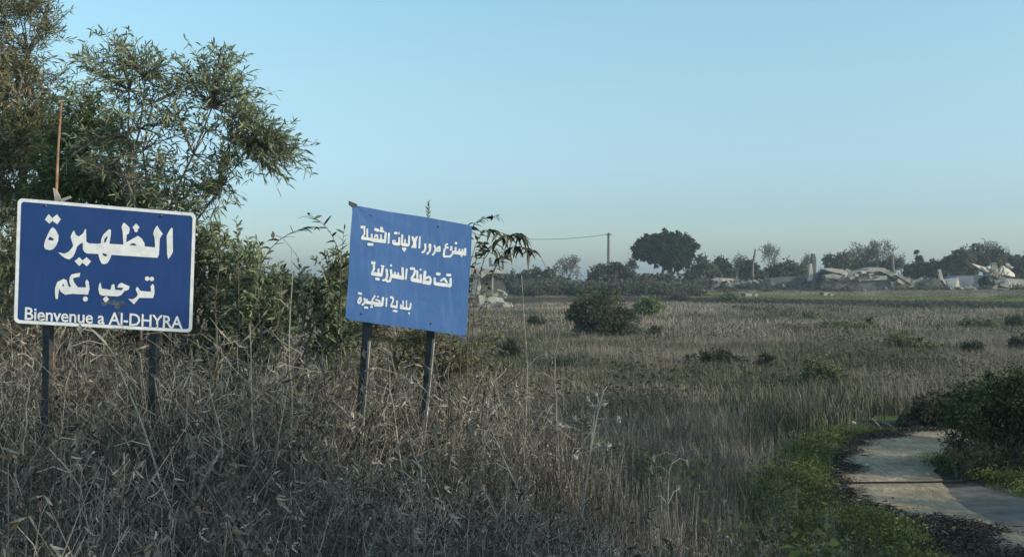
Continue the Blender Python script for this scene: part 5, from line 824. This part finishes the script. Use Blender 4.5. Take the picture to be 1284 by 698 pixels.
far_tree('umbrella_pine', 'big dark umbrella pine with a broad domed crown, standing alone above the treeline', 165, 838,
    [(834, 313, 41, 20, 3), (835, 301, 30, 12, 1.2), (814, 312, 22, 16, .8), (858, 314, 20, 18, .9), (850, 329, 22, 11, .9)], 30000, 'farpine', 601, L=.50, W=.26, group=None, ntr=6, tr=.28, cs=.10)
far = [
 ('far_olive', 'grey green tree right beside the ruined house, left of the pale bare tree', 150, 655, [(648, 352, 20, 12, 1), (668, 350, 16, 14, 1), (640, 362, 20, 8, 1)], 3000, 'farolive'),
 ('far_olive', 'low tree just left of the pale bare tree', 148, 690, [(688, 350, 16, 12, 1), (680, 360, 20, 8, 1), (704, 358, 12, 8, 1)], 2600, 'farolive'),
 ('dense_tree', 'dark dense tree at the foot of the utility pole', 146, 772, [(760, 345, 18, 12, 1), (782, 346, 18, 11, 1), (770, 338, 16, 8, .8), (748, 352, 12, 8, .8), (800, 354, 18, 7, .8)], 5000, 'fardark'),
 ('dense_tree', 'dark shrubby tree under the left part of the umbrella pine crown', 152, 822, [(815, 352, 18, 7, 1), (836, 352, 14, 8, 1)], 2400, 'fardark'),
 ('far_olive', 'sparse tree touching the right side of the umbrella pine', 158, 884, [(880, 336, 14, 12, 1), (870, 345, 16, 10, 1), (893, 344, 12, 9, .8)], 2600, 'farolive'),
 ('far_olive', 'second tree right of the umbrella pine, rounded top', 160, 908, [(905, 334, 12, 10, 1), (912, 344, 14, 8, 1)], 2000, 'farolive'),
 ('dense_tree', 'dark tree beneath the tall snag, left of the ruined walls', 162, 940, [(940, 338, 13, 13, 1), (932, 346, 12, 8, .8), (952, 346, 12, 7, .8)], 2600, 'fardark'),
 ('dense_tree', 'dark tree between the snag and the concrete pillar', 164, 975, [(972, 340, 14, 10, 1), (988, 338, 14, 11, 1), (1002, 340, 10, 10, 1)], 3200, 'fardark'),
 ('far_olive', 'grey green tree right of the concrete pillar', 166, 1047, [(1044, 330, 14, 12, 1), (1056, 328, 12, 11, .9), (1040, 342, 16, 8, 1)], 3000, 'farolive'),
 ('dense_tree', 'dark tree behind the roof of the long collapsed house', 168, 1085, [(1075, 332, 16, 9, 1), (1095, 334, 16, 8, 1), (1115, 334, 12, 9, .8)], 3000, 'fardark'),
 ('dense_tree', 'dark tree below the small cypress tip', 160, 1155, [(1150, 338, 18, 9, 1), (1168, 338, 16, 10, 1), (1136, 342, 10, 7, .8)], 3600, 'fardark'),
 ('dense_tree', 'dark tree rising left behind the collapsed white building', 158, 1198, [(1190, 334, 16, 13, 1), (1208, 326, 16, 14, 1), (1180, 342, 16, 10, 1)], 4200, 'fardark'),
 ('dense_tree', 'tallest dark tree behind the collapsed white building', 160, 1238, [(1225, 322, 18, 13, 1), (1245, 326, 18, 12, 1), (1215, 336, 18, 12, 1), (1250, 338, 20, 12, 1)], 5200, 'fardark'),
 ('dense_tree', 'dark tree cut by the right edge of the photo', 162, 1282, [(1270, 330, 16, 11, 1), (1292, 332, 18, 14, 1), (1278, 345, 20, 12, 1)], 4200, 'fardark'),
 ('far_olive', 'grey green tree behind the gap left of the faded board', 140, 385, [(375, 360, 24, 18, 1), (405, 362, 22, 16, 1), (350, 364, 20, 14, 1)], 3600, 'farolive'),
 ('far_olive', 'grey green tree seen through the canes right of the navy sign', 142, 300, [(300, 352, 28, 18, 1), (330, 360, 20, 14, 1), (270, 360, 20, 14, 1)], 3600, 'farolive'),
 ('far_olive', 'grey green tree partly behind the faded board', 140, 450, [(440, 356, 24, 18, 1), (480, 360, 24, 16, 1), (520, 360, 24, 14, 1)], 3800, 'farolive'),
 ('dense_tree', 'dark tree close behind the ruined house', 150, 612, [(606, 350, 10, 14, 1), (620, 354, 12, 12, 1), (596, 360, 12, 8, 1)], 2200, 'fardark'),
]
for i, (nm, lb, D, px, bl, n, m) in enumerate(far): far_tree(nm, lb, D, px, bl, n, m, 620 + i)
far_tree('cypress_tree', 'small pointed dark cypress tip above the treeline', 170, 1151, [(1151, 332, 6, 9, 1), (1151, 322, 4.2, 7, 1), (1151, 316, 2.4, 5, .8)], 900, 'farpine', 660, group=None, L=.4, W=.2, ntr=1)
for i, (lb, D, px, top, w, lf) in enumerate([
 ('pale leafless tree left of the utility pole', 150, 713, 320, 30, 500), ('leafless tree with round pale crown behind the long collapsed house', 170, 1082, 303, 34, 1100),
 ('leafless tree leaning right beside the round pale crowned one', 170, 1104, 301, 30, 1100), ('thin leafless tree between snag and pillar', 170, 966, 304, 22, 500),
 ('pale leafless tree poking above the tallest dark tree at right', 172, 1247, 299, 34, 1000), ('small leafless tree right of the rubble of the long collapsed house', 168, 1130, 318, 14, 250),
 ('small leafless tree left of the concrete pillar', 168, 1012, 316, 16, 250), ('small leafless tree right of the umbrella pine', 168, 928, 316, 16, 350), ('leafless tree behind the far right dark tree', 172, 1268, 318, 16, 300), ('sparse leafless tree between the pine and the utility pole', 168, 792, 322, 16, 250)]):
    bare_tree('bare_tree', lb, D, px, top, w, 680 + i, leaf=lf, group='leafless trees behind the field')

# low hedge of scrub along the far side of the field: uncountable
g = np.random.default_rng(15)
pro = [(*leafy(g, 260, .55, .42, .20, .62), M['fardark']) for _ in range(4)] + [(*leafy(g, 200, .55, .42, .20, .5), M['farolive']) for _ in range(3)]
pts = []
for px0, px1, D0, D1, n in ((240, 880, 121, 127, 380), (560, 1300, 150, 168, 420), (230, 700, 140, 160, 350), (840, 1300, 118.4, 119.6, 90)):
    px = g.uniform(px0, px1, n); D = g.uniform(D0, D1, n); x = (px - CX) / FPX * D
    if D0 == 118.4: y = np.where(x < 17.8, 118, 118 - (x - 17.8) * .8) / (1 + 0 * x) + g.uniform(-1.2, .2, n)
    else: y = D
    pts.append(np.stack([x, y], 1)[(px < 582) | (px > 648)])
pts = np.vstack(pts); scatter('scrub', np.stack([pts[:, 0], pts[:, 1], height(pts[:, 0], pts[:, 1])], 1), g.uniform(0, 6.28, len(pts)), g.uniform(.5, 1.3, len(pts)) * np.where((pts[:, 1] < 119) & (pts[:, 0] > 15), .55, 1), g.integers(0, 7, len(pts)), pro)
g = np.random.default_rng(16); px = g.uniform(900, 1290, 46); D = g.uniform(132, 138, 46); x = (px - CX) / FPX * D
scatter('ruin_scrub', np.stack([x, D, height(x, D)], 1), g.uniform(0, 6.28, 46), g.uniform(.3, .75, 46), g.integers(0, 7, 46), pro)

# ------------------------------------------------------------------ poles and wire
D = 160.; x = (763 - CX) / FPX * D; root = (x, D, hz(x, D))
pole = thing('utility_pole', 'thin grey utility pole with one wire, left of the umbrella pine', 'pole', root)
MB().tube([(x, D, root[2] - .2), (x, D, EYE + (CY - 292) / FPX * D)], [.22, .17], 8).build('shaft', M['conc_dark'], pole)
mb = MB().box((x, D, EYE + (CY - 294) / FPX * D), (.9, .1, .12)); mb.build('cross_arm', M['conc_dark'], pole)
a_ = np.array([x - .3, D, EYE + (CY - 294) / FPX * D]); b_ = at(560, 287, 168.); k = np.linspace(0, 1, 24)[:, None]; W_ = a_ * (1 - k) + b_ * k; W_[:, 2] -= 4 * (k * (1 - k))[:, 0] * 1.1
MB().tube(W_, .032, 4).build('wire', M['conc_dark'], pole)
for nm, lb, D, px, top, bot, r in (('dead_snag', 'dark broken tree snag beside the pale leafless tree', 150, 738, 338, 362, .34), ('dead_snag', 'leaning dark snag in the treeline left of the ruined walls', 160, 943, 312, 350, .20), ('dark_pole', 'short dark pole rising from the roof of the long collapsed house', 148, 1119, 322, 345, .26)):
    x = (px - CX) / FPX * D; z1 = EYE + (CY - top) / FPX * D; z0 = hz(x, D); g = np.random.default_rng(px); s = MB().tube([(x, D, z0 - .1), (x + .1, D, z0 + (z1 - z0) * .6), (x + (.5 if px == 943 else -.05), D, z1)], [r, r * .85, r * .6], 6).build(nm, M['bark'], loc=(x, D, z0)); tag(s, lb, 'pole' if 'pole' in nm else 'snag')

# ------------------------------------------------------------------ ruins
class Ruin:
    def __init__(s, name, label, px, D, cat='ruin'):
        s.D = D; x = (px - CX) / FPX * D; s.root = thing(name, label, cat, (x, D, hz(x, D)))
    def slab(s, name, poly, thick, m, dD=(0,), depth=None, label=None):
        """poly of (px,py[,dD]) seen outline; gets real depth backwards"""
        pts = [at(q[0], q[1], s.D + (q[2] if len(q) > 2 else 0)) for q in poly]
        MB().slab(pts, (0, thick, thick * .02)).build(name, M[m], s.root, label=label)
    def rubble(s, px0, px1, py0, py1, n, seed, size=.35, m='rubble', dd=2.):
        g = np.random.default_rng(seed)
        for i in range(n):
            px = g.uniform(px0, px1); py = g.uniform(py0, py1); r = size * g.uniform(.4, 1.3); d = s.D - g.uniform(0, dd); c = at(px, py, d); c[2] = max(c[2], hz(c[0], c[1]) + r * .3)
            MB().box(c, (r * 1.5 * g.uniform(.6, 1.4), r * 1.2, r * g.uniform(.4, 1)), rot=tuple(g.uniform(-.6, .6, 3))).build('rubble_block', M[m], s.root)
A_ = Ruin('collapsed_building', 'collapsed white concrete building with tilted slabs at the right end of the field', 1225, 140)
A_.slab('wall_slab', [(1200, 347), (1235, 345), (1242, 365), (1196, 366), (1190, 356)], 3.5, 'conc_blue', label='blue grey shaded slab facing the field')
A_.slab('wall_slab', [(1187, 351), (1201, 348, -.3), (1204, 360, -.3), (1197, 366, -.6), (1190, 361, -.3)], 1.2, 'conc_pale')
A_.slab('leaning_strip', [(1177, 338), (1180, 338), (1183, 349), (1193, 363), (1189, 365), (1179, 352)], .5, 'conc_pale')
A_.slab('fallen_wall', [(1160, 356), (1172, 348), (1182, 352), (1190, 364), (1162, 365)], 2.5, 'conc_dark')
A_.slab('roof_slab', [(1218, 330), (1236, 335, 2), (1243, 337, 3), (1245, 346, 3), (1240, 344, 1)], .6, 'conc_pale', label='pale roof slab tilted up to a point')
A_.slab('roof_slab', [(1253, 341), (1258, 333, 1), (1266, 338, 2), (1272, 343, 2), (1273, 347, 1), (1260, 344), (1254, 350)], .7, 'conc_pale')
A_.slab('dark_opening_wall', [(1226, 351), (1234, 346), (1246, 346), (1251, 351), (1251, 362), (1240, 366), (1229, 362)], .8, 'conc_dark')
A_.slab('floor_slab', [(1251, 348, -.5), (1262, 349, -1), (1284, 350, -1), (1300, 352, -1), (1300, 361, -1), (1268, 362, -1), (1255, 358, -.8)], 3.5, 'conc_pale')
A_.slab('floor_slab', [(1243, 364, -1.5), (1246, 359, -1.5), (1262, 362, -1.5), (1300, 358, -1.5), (1300, 363, -1.5), (1266, 367, -1.5)], 2.5, 'conc')
A_.slab('broken_column', [(1244, 330), (1250, 329), (1253, 342), (1251, 350), (1245, 348)], .9, 'rubble')
A_.rubble(1196, 1284, 362, 367, 26, 1, .5, 'conc', 3.); A_.rubble(1238, 1262, 343, 360, 16, 2, .45, 'rubble', 1.2); A_.rubble(1236, 1272, 332, 344, 10, 3, .35, 'conc_pale', .6)
Bh = Ruin('collapsed_house', 'long flattened house with a curved sagging roof and broken walls in mid treeline', 1085, 142)
Bh.slab('roof_slab', [(1034, 338), (1042, 336), (1056, 337.5), (1064, 342), (1062, 346), (1054, 343), (1044, 341)], 3.5, 'conc_pale', label='pale roof slab end lying on the left of the heap')
Bh.slab('roof_slab', [(1080, 341), (1090, 337), (1102, 335), (1108, 336), (1118, 341), (1130, 347), (1142, 357), (1139, 359), (1126, 351), (1115, 345), (1104, 340), (1094, 341)], 4, 'conc', label='long curved roof slab sagging to the right')
Bh.slab('back_wall', [(1063, 340, 1), (1080, 339, 1), (1102, 340, 1), (1120, 348, 1), (1120, 356, 1), (1050, 356, 1), (1050, 350, 1)], 2, 'rubble')
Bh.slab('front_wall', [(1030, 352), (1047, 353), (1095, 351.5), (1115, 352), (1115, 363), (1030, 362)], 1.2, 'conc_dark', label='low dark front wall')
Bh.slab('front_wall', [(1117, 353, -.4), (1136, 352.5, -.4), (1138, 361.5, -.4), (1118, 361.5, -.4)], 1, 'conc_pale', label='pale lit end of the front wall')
Bh.slab('fallen_slab', [(1034, 345, -.6), (1046, 343, -.6), (1058, 346, -.6), (1050, 350, -.6), (1036, 348, -.6)], 1.6, 'conc')
Bh.slab('parapet', [(1078, 347.5, -.3), (1112, 345.5, -.3), (1113, 350.5, -.3), (1078, 352, -.3)], .6, 'conc_pale')
Bh.slab('fallen_slab', [(1124, 345, -1), (1129, 344, -1), (1158, 361, -1), (1153, 363, -1)], 1.2, 'conc')
Bh.slab('fallen_slab', [(1138, 347, -.5), (1146, 350, -.5), (1150, 358, -.5), (1140, 356, -.5)], 1.2, 'rubble')
Bh.rubble(1120, 1162, 352, 364, 26, 4, .5, 'rubble', 2); Bh.rubble(1048, 1100, 341, 350, 18, 5, .4, 'conc', 1); Bh.rubble(1034, 1112, 362, 366, 12, 6, .4, 'conc_dark', 1.5)
Ch = Ruin('ruined_wall', 'long low dark wall of a ruin in front of the concrete pillar', 1000, 146, 'wall')
Ch.slab('wall_section', [(960, 350), (985, 347), (1012, 347), (1030, 345), (1033, 361), (960, 360)], 1.5, 'conc_dark'); Ch.slab('fallen_slab', [(1012, 350, -1), (1028, 342, -1), (1034, 344, -1), (1020, 354, -1)], 1.2, 'conc_dark'); Ch.rubble(955, 1030, 357, 362, 20, 7, .45, 'conc_dark', 2)
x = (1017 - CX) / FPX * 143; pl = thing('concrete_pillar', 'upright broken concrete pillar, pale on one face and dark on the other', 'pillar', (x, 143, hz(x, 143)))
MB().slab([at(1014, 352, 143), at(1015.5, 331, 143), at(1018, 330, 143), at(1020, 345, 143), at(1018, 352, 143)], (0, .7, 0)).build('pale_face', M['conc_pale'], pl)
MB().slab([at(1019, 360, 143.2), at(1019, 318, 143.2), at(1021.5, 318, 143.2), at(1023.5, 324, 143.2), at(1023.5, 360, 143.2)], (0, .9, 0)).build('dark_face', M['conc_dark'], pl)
Eh = Ruin('ruined_house', 'ruined pale house with a flat porch roof behind the right edge of the faded board', 615, 106)
Eh.slab('side_wall', [(590, 337), (601, 336), (602, 362), (598, 372), (589, 372)], 3, 'conc_pale'); Eh.slab('porch_roof', [(603, 341, -1), (609, 337.5, -1), (630, 338, -1), (636, 339, -1), (636, 342, -1), (611, 343, -1), (604, 349, -1)], 3, 'conc_pale')
Eh.slab('post', [(617, 343, -.8), (618.6, 343, -.8), (618.6, 371, -.8), (617, 371, -.8)], .18, 'conc_pale'); Eh.slab('chimney', [(613, 323), (616, 323), (616.5, 331), (622, 331), (622, 334), (613, 334)], .5, 'conc_dark'); Eh.slab('chimney', [(629, 322), (631.5, 322), (632, 340), (629, 340)], .5, 'conc_dark')
Eh.slab('back_wall', [(600, 340, 2), (607, 338, 2), (612, 347, 2), (617, 346, 2), (621, 353, 2), (629, 351, 2), (634, 360, 2), (634, 374, 2), (600, 374, 2)], .4, 'conc_dark'); Eh.slab('fallen_slab', [(600, 371, -2), (611, 371, -2), (630, 374, -2), (632, 378, -2), (626, 388, -2), (616, 388, -2), (602, 384, -2)], .8, 'conc_pale'); Eh.slab('fallen_slab', [(628, 388, -3), (634, 379, -3), (641, 386, -3), (640, 389, -3)], .6, 'conc_pale')
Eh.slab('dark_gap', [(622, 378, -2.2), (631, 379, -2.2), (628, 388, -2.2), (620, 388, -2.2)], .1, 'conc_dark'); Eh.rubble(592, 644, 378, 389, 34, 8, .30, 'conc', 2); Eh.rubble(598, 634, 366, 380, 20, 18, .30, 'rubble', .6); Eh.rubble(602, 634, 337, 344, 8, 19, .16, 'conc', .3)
Fh = Ruin('low_ruin', 'low heap of pale broken roof pieces left of the long dark wall', 912, 150)
Fh.slab('roof_slab', [(893, 351), (900, 348.5), (917, 349), (923, 351), (905, 353)], 2, 'conc_pale'); Fh.slab('wall_section', [(893, 353, 1), (925, 351, 1), (925, 358, 1), (893, 358, 1)], 1, 'conc_dark'); Fh.rubble(893, 955, 352, 359, 26, 9, .45, 'rubble', 2)
for i, (px, py, D, s, lb) in enumerate(((696, 384, 116, (2.0, .9, .35), 'pale flat slab lying at the far edge of the field, left of the large dark bush'), (672, 383, 116, (1.2, .8, .3), 'small pale slab lying left of the pale flat slab at the field edge'), (940, 366, 122, (1.6, .8, .35), 'low pale block on the green bank'), (1035, 366, 121, (1.0, .7, .4), 'small pale block on the bank below the ruined wall'))):
    c = at(px, py, D); z = hz(c[0], D); g = np.random.default_rng(i); mb = MB().box((c[0], D, z + s[2] * .4), s, rot=(.05, .06, .4)); mb.box((c[0] + .5, D - .3, z + .1), (.4, .3, .3), rot=(.3, .2, .8)); o = mb.build('stone_slab', M['rubble' if py < 370 else 'conc_pale'], loc=(c[0], D, z)); tag(o, lb, 'slab')
# rough stones along the bank
# ------------------------------------------------------------------ small things by the track
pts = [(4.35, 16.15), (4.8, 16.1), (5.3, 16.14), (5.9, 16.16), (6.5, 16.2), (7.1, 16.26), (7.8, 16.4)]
V = [(x, y, hz(x, y) + .036) for x, y in pts]; o = MB().tube(V, .015, 6).build('pipe', M['blackpipe'], loc=V[0]); tag(o, 'thin black pipe lying straight across the dirt track', 'pipe')  # thin dark line across the track, built as a black tube
for i, (px, D, r, lb) in enumerate(((1070, 22.5, .045, 'white stone in the weeds left of the far bend of the track'), (1163, 16.9, .03, 'small pale stone on the track'), (918, 12.8, .04, 'little pale stone in the weeds far left of the track'))):
    x, y, z = G(px, D); o = MB().ball((x, y, z + r * .6), r, seed=i, sq=(1.2, .8, .75), rough=.25).build('stone', M['stone'], loc=(x, y, z)); tag(o, lb, 'stone')
for i, (p0, p1, D, r, lb) in enumerate((((1093, 522), (1108, 538), 21.8, .03, 'short pale broken branch standing by the far bend of the track'), ((975, 563), (1012, 575), 17.0, .018, 'long pale stick lying in the weeds left of the track'), ((1106, 540), (1122, 536), 21.5, .025, 'pale stick lying at the far bend of the track'))):
    a_, b_ = at(*p0, D), at(*p1, D - .3); 
    if i: a_[2] = hz(a_[0], a_[1]) + .22; b_[2] = hz(b_[0], b_[1]) + .12
    else: b_[2] = hz(b_[0], b_[1]); a_[2] = b_[2] + .24
    o = MB().tube([a_, (a_ + b_) / 2 + [0, 0, .03], b_], [r, r * .8, r * .5], 5).build('stick', M['cane_dry'], loc=b_); tag(o, lb, 'stick')
g = np.random.default_rng(55)

# unseen leaf mass right of the frame, added and shaped to shade near ground
g = np.random.default_rng(91); bl = [(g.uniform(29.5, 31.5), yy + g.uniform(-.6, .6), zz + g.uniform(-.6, .6), 2.2, 2.0, 2.4) for yy in np.linspace(-24, 13, 19) for zz in ((3, 6.5, 10, 13.5, 16.3) if not -3 < yy < 3 else (3, 6.5, 10, 12.5))]
P_, out_, C_ = cloud_points(bl, 95000, g, shell=.1, clumps=2600, cs=.2); P_ = P_[(P_[:, 2] > .1) & (P_[:, 0] > P_[:, 1] * .5 + 1.0) & ((P_[:, 1] < 2) | (g.random(len(P_)) < .35))]
V_, F_ = leaf_mesh(P_, g.normal(size=P_.shape),   .42 * g.uniform(.6, 1.2, len(P_)), .22, g); fast_obj('windbreak', V_, F_, M['olive'], loc=(30.5, -4, 0), kind='stuff')

# ------------------------------------------------------------------ haze
hzb = MB().box((0, 300, 7.5), (9000, 8000, 22.)).build('haze', bpy.data.materials.new('haze'), kind='stuff')
hm = hzb.data.materials[0]; hm.use_nodes = True; ht = hm.node_tree; ht.nodes.remove(ht.nodes['Principled BSDF'])
pv = ht.nodes.new('ShaderNodeVolumePrincipled'); pv.inputs['Color'].default_value = (.62, .74, .80, 1); pv.inputs['Density'].default_value = .0009; pv.inputs['Anisotropy'].default_value = .2
ht.links.new(pv.outputs[0], ht.nodes['Material Output'].inputs['Volume'])
